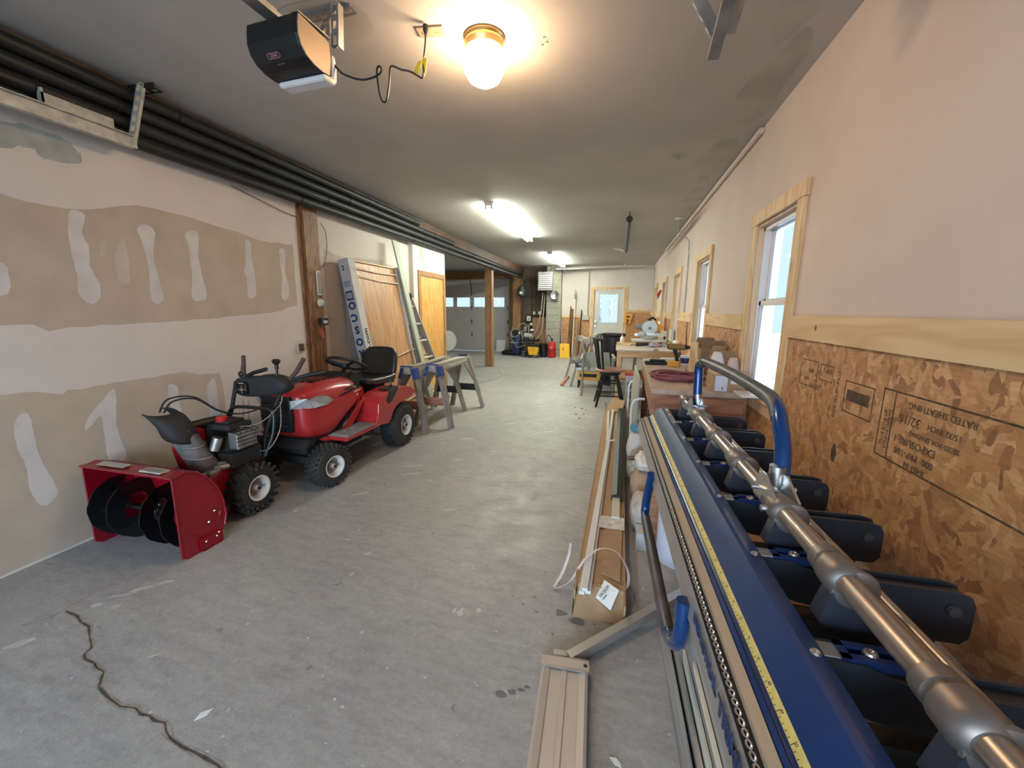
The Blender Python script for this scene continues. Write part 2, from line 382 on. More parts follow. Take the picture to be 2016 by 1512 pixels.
def tag(o, label, cat, group=None, kind=None):
    o['label'] = label; o['category'] = cat
    if group: o['group'] = group
    if kind: o['kind'] = kind
    return o
def st(o):
    o['kind'] = 'structure'; return o
def dup(root, loc, label=None, rotz=None):
    def rec(o, par):
        c = o.copy(); C.objects.link(c); c.parent = par
        for ch in list(o.children): rec(ch, c)
        return c
    r = rec(root, None); r.location = loc
    if rotz is not None: r.rotation_euler = (0, 0, rotz)
    if label: r['label'] = label
    return r
def blob(pts, jit=.01, sub=6, seed=0):
    "irregular smooth closed outline from a rough one (2-D tuples)"
    rnd = random.Random(seed); P = pts; n = len(P); out = []
    for i in range(n):
        p0, p1, p2, p3 = (V((*P[(i+k-1) % n], 0)) for k in range(4))
        for k in range(sub):
            t = k/sub; q = .5*((2*p1)+(p2-p0)*t+(2*p0-5*p1+4*p2-p3)*t*t+(3*p1-p0-3*p2+p3)*t**3)
            out.append((q.x+rnd.uniform(-jit, jit), q.y+rnd.uniform(-jit, jit)))
    return out
def rough(pts, step=.05, jit=.008, seed=0):
    "closed outline with straight sides broken into ragged edges"
    rnd = random.Random(seed); out = []; n = len(pts)
    for i in range(n):
        a = V((*pts[i], 0)); b = V((*pts[(i+1) % n], 0)); k = max(1, int((b-a).length/step))
        for j in range(k):
            q = a.lerp(b, j/k); out.append((q.x+rnd.uniform(-jit, jit), q.y+rnd.uniform(-jit, jit)))
    return out
# ---------------------------------------------------------------- the room
XL, XR, ZC = -2.97, .95, 2.67
# floor
f = MB(); f.box(-6.7, 1.2, -3.0, 13.3, -.12, 0)
def flat(mb, pts, z, mi):
    mb.mi = mi; mb.poly([(p[0], p[1], z) for p in pts]); mb.mi = 0
def ribbon(mb, pts, ws, z, mi):
    pts = [V((p[0], p[1], 0)) for p in pts]; L = []; Rr = []
    for i, p in enumerate(pts):
        t = (pts[min(i+1, len(pts)-1)]-pts[max(i-1, 0)]).normalized(); n_ = V((-t.y, t.x, 0)); w_ = ws[i % len(ws)]
        L.append(p+n_*w_); Rr.append(p-n_*w_)
    mb.mi = mi
    for i in range(len(pts)-1):
        mb.poly([(*L[i][:2], z), (*L[i+1][:2], z), (*Rr[i+1][:2], z), (*Rr[i][:2], z)])
    mb.mi = 0
crack = [(-2.366, 1.059), (-2.274, 1.051), (-2.215, 1.03), (-2.151, 1.022), (-2.1, .995), (-2.078, .983), (-2.027, .96), (-2.0, .945), (-1.991, .917), (-1.958, .901), (-1.9, .897), (-1.868, .885), (-1.82, .88), (-1.796, .859), (-1.76, .83), (-1.712, .817), (-1.655, .805), (-1.6, .797), (-1.544, .806), (-1.5, .795), (-1.466, .798), (-1.43, .790), (-1.391, .794), (-1.36, .775), (-1.322, .761), (-1.259, .751), (-1.207, .749), (-1.152, .744), (-1.098, .738), (-1.0, .70), (-.93, .69), (-.85, .65)]
ribbon(f, crack, [.006, .011, .008, .013, .007], .0006, 2)
ribbon(f, crack, [.0022, .0045, .0028, .005, .0032, .0024], .0010, 1)
ribbon(f, [(-2.433, .952), (-2.41, .97), (-2.386, 1.005), (-2.376, 1.035), (-2.386, 1.082), (-2.384, 1.11), (-2.387, 1.146), (-2.38, 1.18), (-2.39, 1.208), (-2.353, 1.264), (-2.335, 1.352)], [.0045, .003, .002, .0026, .001], .0008, 2)
spl = [(-2.278, 1.122, .028, .016), (-2.244, 1.20, .07, .006), (-2.20, 1.26, .05, .011), (-2.14, 1.325, .035, .012), (-2.31, .885, .045, .018), (-2.18, 1.14, .02, .013), (-1.30, 1.8, .02, .01), (-1.05, 2.4, .05, .012), (-1.5, 1.9, .012, .01), (-2.04, 1.12, .02, .004), (-1.72, .98, .02, .005), (-1.6, 2.9, .09, .012), (-1.35, 3.3, .06, .02), (-1.5, 3.9, .09, .015), (-1.1, 3.6, .04, .012), (-.8, 2.9, .03, .01), (-1.2, 4.6, .10, .02), (-.7, 4.4, .07, .015), (-1.8, 2.45, .07, .012), (-1.7, 3.05, .1, .015), (-1.0, 5.6, .12, .02), (-.55, 1.55, .012, .012), (-.32, 1.19, .018, .010)]
for i, (x, y, a, b) in enumerate(spl):
    an = R(22+(i*37) % 25); o_ = []
    for q in blob([(a*math.cos(k*PI/4)*random.uniform(.75, 1.2), b*math.sin(k*PI/4)*random.uniform(.7, 1.3)) for k in range(8)], b*.05, 4, i):
        o_.append((x+q[0]*math.cos(an)-q[1]*math.sin(an), y+q[0]*math.sin(an)+q[1]*math.cos(an)))
    flat(f, o_, .0004, 3)
for i, (x, y, a) in enumerate([(-.32, 1.70, .016), (-.29, 1.61, .010), (-.36, 1.64, .009), (-.20, 1.50, .008), (-.03, 1.60, .007), (-.30, 1.20, .02), (-.27, 1.215, .013), (-.335, 1.18, .02), (-.25, 1.23, .012), (-.3, 1.9, .008), (-.42, 1.68, .007), (.10, 1.64, .008), (-.18, 1.63, .03), (-.1, 1.60, .035)]):
    flat(f, [(x+q[0], y+q[1]) for q in blob([(a*math.cos(k*PI/3)*random.uniform(.7, 1.3), a*.6*math.sin(k*PI/3)*random.uniform(.6, 1.4)) for k in range(6)], a*.05, 4, i+50)], .0005, 4)
st(f.build('floor', [M_floor, M_crack, M_crackb, M_spill, M_damp]))
# outside ground and bare trees (seen through the panes)
st(MB().box(-16, 14, -20, -3.05, -.2, -.06).build('ground', M_snow)); 
g = MB(); g.box(1.3, 16, -3.05, 32, -.2, -.06); g.box(-16, 1.3, 13.45, 32, -.2, -.06); st(g.build('ground', M_snow))
def tree(x, y, h, r, seed):
    rnd = random.Random(seed); m_ = MB(); lean = rnd.uniform(-.4, .4)
    m_.tube([(x, y, -.1), (x+lean*.3, y, h*.4), (x+lean, y, h)], [r, r*.75, r*.2], 6)
    for k in range(9):
        t = rnd.uniform(.15, .95); a = rnd.uniform(0, 2*PI); l_ = rnd.uniform(.5, 1.4)*(1.2-t); p = V((x+lean*t, y, h*t))
        q = p+V((math.cos(a)*l_, math.sin(a)*l_*.5, l_*.8)); m_.tube([p, p.lerp(q, .5)+V((0, 0, -.08)), q], [r*.35, r*.22, r*.08], 5)
    return m_.build('bare_tree', M_bark)
TR = [(-5.6, 15.2, 'bare tree beyond the leftmost pane of the far garage door'), (-4.9, 17.0, 'bare tree behind the second pane from the left of the far garage door'), (-4.3, 15.6, 'bare tree behind the pane left of the brown post'), (-3.7, 17.4, 'bare tree behind the pane right of the brown post'), (-.58, 15.4, 'bare pale tree at the left of the entry door glass'), (-.28, 16.5, 'bare thin tree in the middle of the entry door glass'), (.06, 17.2, 'bare tree at the right of the entry door glass')]
for i, (x, y, l_) in enumerate(TR): tag(tree(x, y, 5.+(i % 3)*.6, .05+.012*(i % 3), i), l_, 'tree')
# ceiling
c = MB(); c.box(-6.7, 1.2, -3.0, 13.3, ZC, ZC+.15)
def cpoly(pts, mi, dz=0.): c.mi = mi; c.poly([(x, y, ZC-.0008-dz) for x, y in pts]); c.mi = 0
cpoly(blob([(-1.75, 1.80), (-1.62, 1.93), (-1.35, 1.99), (-1.20, 1.95), (-1.17, 1.80), (-1.3, 1.70)], .006, 5, 3), 1)
cpoly(blob([(-.17, 9.2), (-.10, 9.15), (.08, 9.35), (.07, 9.75), (-.02, 9.55)], .008, 5, 4), 2)
for k, (x, y, a, b) in enumerate([(.70, 2.2, .10, .35), (.76, 3.0, .13, .5), (.60, 3.55, .14, .10), (.77, 4.1, .15, .6), (.45, 3.95, .07, .10), (.55, 4.4, .13, .10), (.80, 5.3, .12, .8), (-.42, 2.22, .02, .03)]):
    cpoly([(x+q[0], y+q[1]) for q in blob([(a*math.cos(j*PI/5)*random.uniform(.7, 1.25), b*math.sin(j*PI/5)*random.uniform(.7, 1.25)) for j in range(10)], .014, 4, k+9)], 1, k*.00002)
c.mi = 3; c.poly([(-3.2, 2.176, ZC-.001), (-1.954, 2.212, ZC-.001), (-1.954, 2.217, ZC-.001), (-3.2, 2.183, ZC-.001)]); c.mi = 0
st(c.build('ceiling', [M_ceil, M_stain, M_patchw, M_tan]))
# right wall with five window openings
wr = MB()
ys = [-3.0]+[v for a, b in WIN for v in (a+.09, b-.09)]+[13.3]
for i in range(0, len(ys), 2): wr.box(XR, XR+.16, ys[i], ys[i+1], 0, ZC)
for a, b in WIN:
    wr.box(XR, XR+.16, a+.09, b-.09, 0, WZ0); wr.box(XR, XR+.16, a+.09, b-.09, WZ1, ZC)
st(wr.build('wall_right', M_wallR))
po = MB(); segs = [(-3.0, 2.59)]+[(WIN[i][1], WIN[i+1][0]) for i in range(4)]+[(11.70, 12.49)]
for a, b in segs: po.box(XR-.012, XR-.0005, a+.001, b-.001, .44, 1.24)
for a, b in WIN: po.box(XR-.012, XR-.0005, a+.001, b-.001, .44, .75)
# printed stamps on the panel (upside-down boxes, arrows, rows of characters)
pm = po
def stamp(y0, y1, z0, z1, t=.004):
    pm.mi = 1; x = XR-.0125
    for a in ((y0, y0+t, z0, z1), (y1-t, y1, z0, z1), (y0, y1, z0, z0+t), (y0, y1, z1-t, z1)): pm.box(x, x+.0004, *a)
    pm.mi = 0
def inkbar(y0, y1, z0, z1): pm.mi = 1; pm.box(XR-.0127, XR-.012, y0, y1, z0, z1); pm.mi = 0
def wtext(t, y, z, size, rot): # text on the right wall facing the room, rot = spin in the wall plane
    pm.mi = 1; pm.text(t, size, Matrix.Translation((XR-.0125, y, z)) @ Matrix(((0, 0, -1, 0), (-1, 0, 0, 0), (0, 1, 0, 0), (0, 0, 0, 1))) @ Matrix.Rotation(rot, 4, 'Z')); pm.mi = 0
stamp(2.20, 2.38, 1.00, 1.13); wtext('APA', 2.24, 1.09, .03, PI); wtext('15/32', 2.27, 1.045, .026, PI); wtext('PS 2', 2.22, 1.02, .02, PI)
stamp(2.06, 2.18, 1.05, 1.125); wtext('EXP 1', 2.07, 1.11, .032, PI)
wtext('STRENGTH AXIS', 2.02, 1.115, .028, -PI/2)
stamp(1.75, 1.95, .955, 1.085, .005); inkbar(1.775, 1.93, 1.005, 1.05); pm.mi = 2; pm.mi = 0
stamp(.90, 1.70, .855, 1.10, .006); inkbar(1.630, 1.636, .86, 1.10); wtext('THIS SIDE UP', 1.662, .90, .022, PI/2); wtext('STRENGTH AXIS', 1.642, .89, .019, PI/2)
wtext('RATED SHEATHING', 1.30, 1.075, .030, PI); wtext('32/16', 1.50, 1.030, .044, PI); wtext('15/32 INCH', 1.34, 1.025, .026, PI); wtext('SIZED FOR SPACING', 1.34, .985, .022, PI); wtext('EXPOSURE 1', 1.42, .955, .034, PI); wtext('000  PRP-108', 1.42, .915, .032, PI); wtext('0.451 IN', 1.45, .880, .026, PI)
pm.mi = 1; pm.poly([(XR-.0128, 1.96+q[0], .765+q[1]) for q in blob([(.022, 0), (.012, .03), (0, .042), (-.013, .028), (-.019, -.008), (-.006, -.04), (.012, -.034)], .002, 4, 3)]); pm.mi = 0
st(po.build('wall_right_panel', [M_osb, M_stamp, M_card]))
r = MB()
for i, (a, b) in enumerate(segs): r.box(XR-.030, XR-.0125, a+.002, b-.002, 1.225, 1.345)
r.mi = 1; r.poly([(XR-.0305, 2.24+dy, 1.287+dz) for dy, dz in ((.014, 0), (0, .018), (-.012, 0), (0, -.016))]); r.mi = 0
st(r.build('trim_1', [M_pineY, M_post]))
# foundation curb under the panel
b_ = MB(); b_.box(.86, XR, -3.0, 12.49, 0, .36); st(b_.build('baseboard_right', M_block))
# windows
for i, (a, b) in enumerate(WIN):
    n_ = i+1
    w_ = MB()
    w_.box(XR-.022, XR-.0005, a, a+.09, .72, 2.0-.03); w_.box(XR-.022, XR-.0005, b-.09, b, .72, 2.0-.03)
    w_.box(XR-.026, XR-.0005, a-.012, b+.012, 1.97, 2.06)
    w_.mi = 1
    w_.box(XR, XR+.11, a+.075, a+.0915, WZ0-.03, WZ1); w_.box(XR, XR+.11, b-.0915, b-.075, WZ0-.03, WZ1); w_.box(XR, XR+.11, a+.09, b-.09, WZ1-.016, WZ1)
    w_.box(XR-.045, XR+.11, a+.03, b-.03, WZ0-.045, WZ0-.02)
    w_.box(XR-.024, XR-.0005, a+.03, b-.03, WZ0-.125, WZ0-.045)
    cs = st(w_.build('window_%d' % n_, [M_pine, M_jamb], bevel=.002))
    s = MB(); y0, y1 = a+.0915, b-.0915; zz = (WZ0+WZ1)/2+.02
    for x0, q0, q1 in ((XR+.045, WZ0-.02, zz+.015), (XR+.075, zz-.015, WZ1-.016)):
        s.box(x0, x0+.03, y0+.03, y0+.07, q0, q1); s.box(x0, x0+.03, y1-.07, y1-.03, q0, q1); s.box(x0, x0+.03, y0+.03, y1-.03, q0, q0+.045); s.box(x0, x0+.03, y0+.03, y1-.03, q1-.035, q1)
    s.box(XR+.035, XR+.14, y0, y0+.03, WZ0-.02, WZ1-.016); s.box(XR+.035, XR+.14, y1-.03, y1, WZ0-.02, WZ1-.016)
    s.box(XR+.035, XR+.14, y0, y1, WZ0-.02, WZ0+.005); s.box(XR+.035, XR+.14, y0, y1, WZ1-.045, WZ1-.016)
    s.box(XR+.130, XR+.138, (y0+y1)/2-.008, (y0+y1)/2+.008, WZ0, WZ1-.03)
    s.box(XR+.105, XR+.112, y0+.12, y0+.128, WZ0, WZ1-.03)
    o = s.build('sash', M_vinyl, cs, bevel=.002)
    o = MB().box(XR+.058, XR+.062, y0+.06, y1-.06, WZ0+.03, zz).box(XR+.088, XR+.092, y0+.06, y1-.06, zz, WZ1-.04).build('pane', M_glass, cs)
# left wall, with bare bands and joint compound cut into the face
wl = MB(); wl.box(XL-.14, XL, -3.0, 5.50, 0, 2.50); wl.mi = 0
def lp(pts, mi, dx): wl.mi = mi; wl.poly([(XL+dx, y, z) for y, z in pts]); wl.mi = 0
lp(rough([(.6, 1.90), (1.42, 1.915), (1.46, 1.90), (1.59, 1.895), (1.74, 1.91), (1.83, 1.94), (1.94, 1.975), (2.02, 2.0), (2.12, 2.0), (2.34, 1.995), (2.45, 1.98), (2.7, 1.965), (2.92, 1.93), (3.11, 1.94), (3.29, 1.95), (3.28, 1.40), (3.03, 1.335), (2.61, 1.30), (2.08, 1.27), (1.81, 1.26), (1.59, 1.25), (1.5, 1.24), (1.44, 1.27), (.6, 1.27)], .06, .006, 1), 1, .0005)
M0 = [[(1.67, 1.88), (1.74, 1.88), (1.715, 1.78), (1.735, 1.70), (1.725, 1.6), (1.755, 1.5), (1.745, 1.42), (1.70, 1.385), (1.65, 1.43), (1.655, 1.55), (1.65, 1.69)],
      [(2.00, 1.85), (2.05, 1.89), (2.10, 1.86), (2.09, 1.78), (2.07, 1.69), (2.09, 1.5), (2.10, 1.43), (2.06, 1.39), (2.02, 1.42), (2.03, 1.59), (2.02, 1.76)],
      [(2.30, 1.88), (2.39, 1.90), (2.375, 1.74), (2.385, 1.6), (2.40, 1.46), (2.37, 1.42), (2.29, 1.43), (2.31, 1.62), (2.31, 1.79)],
      [(2.78, 1.90), (2.83, 1.90), (2.825, 1.8), (2.84, 1.6), (2.83, 1.49), (2.80, 1.45), (2.75, 1.46), (2.76, 1.6), (2.735, 1.67), (2.765, 1.72)],
      [(3.12, 1.87), (3.19, 1.885), (3.17, 1.7), (3.19, 1.6), (3.19, 1.49), (3.14, 1.44), (3.10, 1.48), (3.13, 1.65)],
      [(1.20, 1.60), (1.37, 1.58), (1.385, 1.5), (1.36, 1.42), (1.2, 1.40)]]
for i, p in enumerate(M0): lp(blob(p, .003, 5, i), 2, .0010)
lp(blob([(1.92, 1.78), (1.925, 1.68), (1.92, 1.60), (1.91, 1.52), (1.86, 1.51), (1.85, 1.63), (1.88, 1.73)], .003, 5, 9), 3, .0009)
lp(blob([(1.79, 1.73), (1.82, 1.75), (1.81, 1.68), (1.785, 1.66)], .002, 5, 9), 3, .0009)
lp(rough([(.2, .93), (1.27, .93), (1.39, .915), (1.50, .88), (1.52, .90), (1.7, .905), (1.89, .905), (2.03, .91), (2.16, .92), (2.27, .885), (2.42, .87), (2.44, .74), (2.44, .54), (2.42, .30), (2.3, .05), (1.6, .012), (1.1, .012), (.2, .012)], .06, .006, 2), 1, .0005)
M1 = [[(1.30, .79), (1.35, .81), (1.355, .69), (1.365, .55), (1.40, .37), (1.38, .32), (1.33, .30), (1.30, .38), (1.30, .55), (1.285, .67)],
      [(1.66, .80), (1.735, .875), (1.735, .78), (1.72, .65), (1.735, .50), (1.735, .42), (1.65, .43), (1.65, .60), (1.65, .72), (1.60, .68), (1.56, .66), (1.60, .74)],
      [(2.04, .83), (2.10, .82), (2.10, .70), (2.11, .52), (2.06, .36), (2.01, .43), (2.04, .64)], [(2.31, .78), (2.38, .83), (2.38, .65), (2.38, .48), (2.31, .49), (2.31, .65)]]
for i, p in enumerate(M1): lp(blob(p, .003, 5, i+20), 2, .0010)
lp(rough([(3.70, 1.98), (3.84, 1.94), (4.04, 1.93), (4.35, 1.96), (4.81, 1.98), (4.81, 1.34), (3.66, 1.30)], .06, .006, 5), 3, .0005)
lp(rough([(3.70, 1.85), (4.0, 1.86), (4.0, .2), (3.70, .2)], .06, .006, 5), 1, .0007)
lp(rough([(4.86, 1.95), (5.02, 1.95), (5.0, 1.5), (4.85, 1.5)], .05, .004, 6), 3, .0007)
lp(blob([(.9, 2.23), (1.4, 2.25), (1.62, 2.28), (1.75, 2.24), (1.76, 2.16), (1.62, 2.13), (1.56, 2.17), (1.4, 2.13), (.9, 2.12)], .008, 5, 44), 4, .0008)
# thicker part around the closet door
for q in ((5.50, 5.70, 0, 2.50), (6.53, 6.63, 0, 2.50), (5.70, 6.53, 1.90, 2.50)): wl.box(XL-.14, XL+.06, *q)
wl.mi = 4; wl.poly([(XL+.0605, y, z) for y, z in rough([(5.70, 2.29), (5.86, 2.28), (5.86, 2.06), (5.70, 2.05)], .04, .004, 7)]); wl.mi = 0
st(wl.build('wall_left', [M_wall, M_tan, M_mud, M_mudB, M_patchg]))
# closet door and frame
d = MB(); X = XL+.06
d.box(X-.0, X+.018, 5.63, 5.70, 0, 1.945); d.box(X-.0, X+.018, 6.53, 6.60, 0, 1.945); d.box(X-.0, X+.018, 5.70, 6.53, 1.88, 1.945)
dd = st(d.build('door_2', M_doortrim))
MB().box(X-.045, X-.008, 5.705, 6.525, .01, 1.875).build('door_leaf', M_doorwood, dd)
h = MB()
for z in (.3, 1.0, 1.65): h.cyl((X+.004, 6.522, z-.045), (X+.004, 6.522, z+.045), .008, seg=8)
h.build('hinge', M_brass, dd)
# beam above the left wall and on to the far post
st(MB().box(XL-.13, XL+.06, -3.0, 12.75, 2.50, ZC).build('trim_2', M_beam))
# closet return wall, left bay walls
st(MB().box(-6.7, XL-.14, 6.50, 6.63, 0, ZC).build('wall_closet', M_wall))
st(MB().box(-6.85, -6.7, 6.63, 13.3, 0, ZC).build('wall_bay_left', M_wall))
# wall behind the camera with the open garage door bay
q = MB(); q.box(XL-.14, -2.65, -3.15, -3.0, 0, ZC); q.box(.75, 1.11, -3.15, -3.0, 0, ZC); q.box(-2.65, .75, -3.15, -3.0, 2.2, ZC); st(q.build('wall_rear', M_wall))
# far wall
YF = 12.5
q = MB(); q.box(-1.66, -.70, YF, YF+.15, 0, ZC); q.box(.16, 1.11, YF, YF+.15, 0, ZC); q.box(-.70, .16, YF, YF+.15, 2.0, ZC)
st(q.build('wall_far', M_wall))
q = MB(); q.box(-1.655, -.80, YF-.012, YF-.0005, 0, 1.20); q.box(.262, XR-.002, YF-.012, YF-.0005, 0, 1.34); st(q.build('wall_far_panel', M_osb))
q = MB(); q.box(-1.655, -.80, YF-.03, YF-.0125, 1.17, 1.23); q.box(.262, XR-.032, YF-.03, YF-.0125, 1.33, 1.40); st(q.build('trim_3', M_pineX))
q = MB(); q.box(-.80, -.70, YF-.022, YF-.0005, 0, 2.06); q.box(.16, .26, YF-.022, YF-.0005, 0, 2.06); q.box(-.70, .16, YF-.022, YF-.0005, 1.985, 2.06)
dd = st(q.build('door_1', M_pine))
s = MB(); yd = YF+.02
for a in ((-.695, -.54, .01, 1.98), (0.0, .155, .01, 1.98), (-.54, 0., 1.86, 1.98), (-.54, 0., .01, 1.02)): s.box(a[0], a[1], yd, yd+.045, a[2], a[3])
s.box(-.56, -.53, yd-.01, yd, 1.0, 1.88); s.box(-.01, .02, yd-.01, yd, 1.0, 1.88); s.box(-.53, -.01, yd-.01, yd, 1.0, 1.03); s.box(-.53, -.01, yd-.01, yd, 1.85, 1.88)
s.box(-.58, -.29, yd-.006, yd, .15, .85); s.box(-.23, .05, yd-.006, yd, .15, .85)
lf = s.build('door_leaf', M_door, dd, bevel=.004)
MB().box(-.54, 0., yd+.018, yd+.024, 1.02, 1.86).build('pane', M_glass, lf)
h = MB()
for z in (.92, 1.06): h.cyl((-.64, yd-.05, z), (-.64, yd, z), .026, .03, 12)
h.build('door_knob', M_steel, lf)
# dark block wall of the utility corner
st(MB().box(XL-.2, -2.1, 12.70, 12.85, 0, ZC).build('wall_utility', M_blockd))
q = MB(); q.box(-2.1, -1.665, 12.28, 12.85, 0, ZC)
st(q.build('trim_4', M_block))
# block joints on the chimney
q = MB()
for k in range(1, 13): q.box(-2.102, -1.66, 12.277, 12.279, k*.205, k*.205+.008)
st(q.build('trim_5', M_blockd))
# far garage bay: header, posts, side
st(MB().box(-6.7, XL-.2, 12.86, 13.0, 2.36, 2.60).build('trim_6', M_beamX))
st(MB().box(-6.7, XL-.2, 12.98, 13.1, 2.60, ZC).build('wall_bay_header', M_wall))
st(MB().box(XL-.22, XL+.03, 12.45, 12.69, 0, 2.50).build('trim_7', M_post2))
st(MB().box(-3.45, XL-.2, 12.95, 13.1, 0, 2.36).build('trim_8', M_post2))
st(MB().box(XL-.12, XL+.05, 9.35, 9.52, 0, 2.50).build('trim_9', M_post2))
# far garage door: four sections with a row of panes
q = MB(); x0, x1 = -6.5, -3.45; hz = [.02, .58, 1.14, 1.70, 2.36]
wins = [(-6.33, -5.86), (-5.80, -5.40), (-5.30, -4.80), (-4.69, -4.22), (-4.06, -3.60)]
for k in range(4):
    if k != 2: q.box(x0, x1, 13.0, 13.04, hz[k]+.004, hz[k+1]-.004)
ZW0, ZW1 = 1.46, 1.80
q2 = [(x0, x1, 1.144, ZW0)]
for z in q2: q.box(z[0], z[1], 13.0, 13.04, z[2], z[3])
xs = [x0]+[v for a in wins for v in a]+[x1]
for i in range(0, len(xs), 2): q.box(xs[i], xs[i+1], 13.0, 13.04, ZW0, ZW1)
q.bm.free(); q = MB()
hz = [.02, .56, 1.0, 1.44, 1.84, 2.36]
for k in (0, 1, 2, 4): q.box(x0, x1, 13.0, 13.04, hz[k]+.0004, hz[k+1]-.0004)
for i in range(0, len(xs), 2): q.box(xs[i], xs[i+1], 13.0, 13.04, 1.4404, 1.8396)
for a, b in wins: q.box(a, b, 13.0, 13.04, 1.4404, ZW0+.01); q.box(a, b, 13.0, 13.04, ZW1-.01, 1.8396)
gd = st(q.build('door_3', M_vinylg if 'M_vinylg' in globals() else mat('grey_door_panel', (.46, .46, .48), .55, var=.04, vscale=2)))
q = MB()
for a, b in wins:
    for z in (ZW0, ZW1-.02): q.box(a, b, 12.985, 13.0, z, z+.02)
    for x in (a, b-.02): q.box(x, x+.02, 12.985, 13.0, ZW0, ZW1)
q.build('pane_frame', M_white, gd)
q = MB()
for a, b in wins: q.box(a+.01, b-.01, 13.015, 13.02, ZW0+.01, ZW1-.01)
q.build('pane', M_glass, gd)
for xh in (-4.76, -3.50, -6.2):
    for z in (.56, 1.0, 1.44):
        MB().prism([(xh-.025, 12.998, z), (xh-.012, 12.998, z+.02), (xh-.012, 12.998, z+.07), (xh+.012, 12.998, z+.07), (xh+.012, 12.998, z+.02), (xh+.025, 12.998, z), (xh+.012, 12.998, z-.02), (xh+.012, 12.998, z-.07), (xh-.012, 12.998, z-.07), (xh-.012, 12.998, z-.02)], (0, -.012, 0)).build('hinge', M_blackm, gd)
q = MB(); q.tube([(-4.76, 12.99, 1.84), (-4.76, 12.97, 2.0), (-4.76, 12.9, 2.36)], .012, 6); q.beam((-4.76, 12.98, 1.5), (-4.76, 12.98, 2.2), .05, .02); q.build('opener_arm', M_blackm, gd)
# ---------------------------------------------------------------- ceiling fixtures
t = thing('globe_lamp', 'lit round white glass globe on a brass ring on the ceiling', 'ceiling lamp', (-.70, 2.13, ZC))
MB().lathe((0, 0, 0), (0, 0, -1), [(.0, 0), (.10, .0), (.103, .008), (.094, .018), (.098, .03), (.090, .045), (.088, .052)], 32).build('lamp_base', M_brass, t)
MB().lathe((0, 0, 0), (0, 0, -1), [(.080, .05), (.098, .075), (.104, .105), (.096, .15), (.075, .185), (.04, .205), (.0, .21)], 32).build('globe_shade', M_globe, t)
t = thing('ceiling_outlet', 'ivory double outlet plate on the ceiling beside the globe lamp', 'electrical outlet', (-.93, 2.02, ZC), R(8))
MB().box(-.065, .065, -.036, .036, -.008, 0, bev=.003).build('plate', M_ivory, t)
q = MB()
for x in (-.035, .03):
    for dx in (-.006, .006): q.box(x+dx-.001, x+dx+.001, -.005, .005, -.0095, -.008)
q.build('socket_slot', M_black, t)
# garage door opener above the left
def perf(p0, p1, w_, name, par, m_=M_galv, up=(0, 0, 1), n=None):
    "slotted steel angle: strip with two legs, open slots between the rungs"
    q = MB(); p0 = V(p0); p1 = V(p1); d = (p1-p0); L = d.length; d.normalize(); a = d.cross(V(up)).normalized(); b = a.cross(d).normalized()
    n = n or max(3, int(L/.05))
    for s_ in (-.5, .5): q.beam(p0+a*(w_*s_*.78), p1+a*(w_*s_*.78), w_*.24, .003, b)
    for k in range(n+1):
        c_ = p0+d*(L*k/n); hw = L/n*.22
        q.beam(c_-d*hw*(.5 if k in (0, n) else 1), c_+d*hw*(.5 if k in (0, n) else 1), w_*.56, .003, b)
    q.beam(p0+a*(w_*.5)+b*(w_*.45), p1+a*(w_*.5)+b*(w_*.45), .003, w_*.9, b)
    return q.build(name, m_, par)
t = thing('garage_door_opener', 'black garage door opener with a white light lens hung from the ceiling', 'garage door opener', (-1.39, 1.53, 2.41), R(-3))
PRO = [(.0, .085), (-.006, .05), (-.008, .01), (.004, -.025), (.030, -.050), (.07, -.064), (.12, -.068), (.160, -.062), (.170, .0), (.168, .072)]
q = MB(); q.prism([(-.13, y, z) for y, z in PRO], (.255, 0, 0)); q.build('housing', M_black, t, bevel=.005)
q = MB(); q.prism([(.1255, y*.97+.004, z*.97) for y, z in PRO], (.006, 0, 0)); q.build('side_plate', mat('bronze_side', (.30, .225, .165), .45, .3), t)
q = MB(); q.box(.098, .134, .0, .175, .085, .0885)
q.mi = 1
for k in range(3): q.cyl((.116, .035+k*.045, .083), (.116, .035+k*.045, .0892), .009, seg=10)
q.mi = 0; q.build('top_flange', [M_galv, M_black], t)
MB().prism([(-.11, y, z) for y, z in ((.12, -.0695), (.173, -.06), (.176, .03), (.195, .03), (.205, -.01), (.200, -.07), (.185, -.090), (.13, -.092), (.115, -.085))], (.245, 0, 0)).build('light_lens', M_vinyl, t, bevel=.012)['label'] = 'white frosted light lens'
perf((-.06, .27, .25), (.18, .28, .25), .05, 'mounting_angle', t, M_galv)
perf((.145, .20, .235), (.142, .19, .065), .035, 'hanger', t, M_galv, (0, 1, 0))
perf((.10, .24, .235), (.105, .14, .09), .03, 'hanger', t, M_galv, (0, 1, 0))
q = MB(); q.box(-.03, .03, -2.8, .05, .088, .105); q.box(-.012, .012, -2.8, .02, .105, .125); q.build('rail', M_galv, t)
q = MB(); n_ = V((0, -.80, -.60)); T = Matrix.Translation((-.012, .012, -.038)) @ Matrix(((1, 0, 0, 0), (0, -.60, -.80, 0), (0, .80, -.60, 0), (0, 0, 0, 1))) @ Matrix.Translation((0, 0, .004))
q.text('GENIE', .0145, T @ Matrix.Translation((0, -.005, 0)), .0004, 'CENTER')
pts = [(math.copysign(.022, math.cos(a))+.009*math.cos(a), .0+.009*math.sin(a)) for a in [k*PI/8+.01 for k in range(16)]]
q.tube([T @ V((x, y, .0005)) for x, y in pts+[pts[0]]], .0011, 5)
q.build('badge', mat('pink_badge', (.62, .28, .30), .5), t)
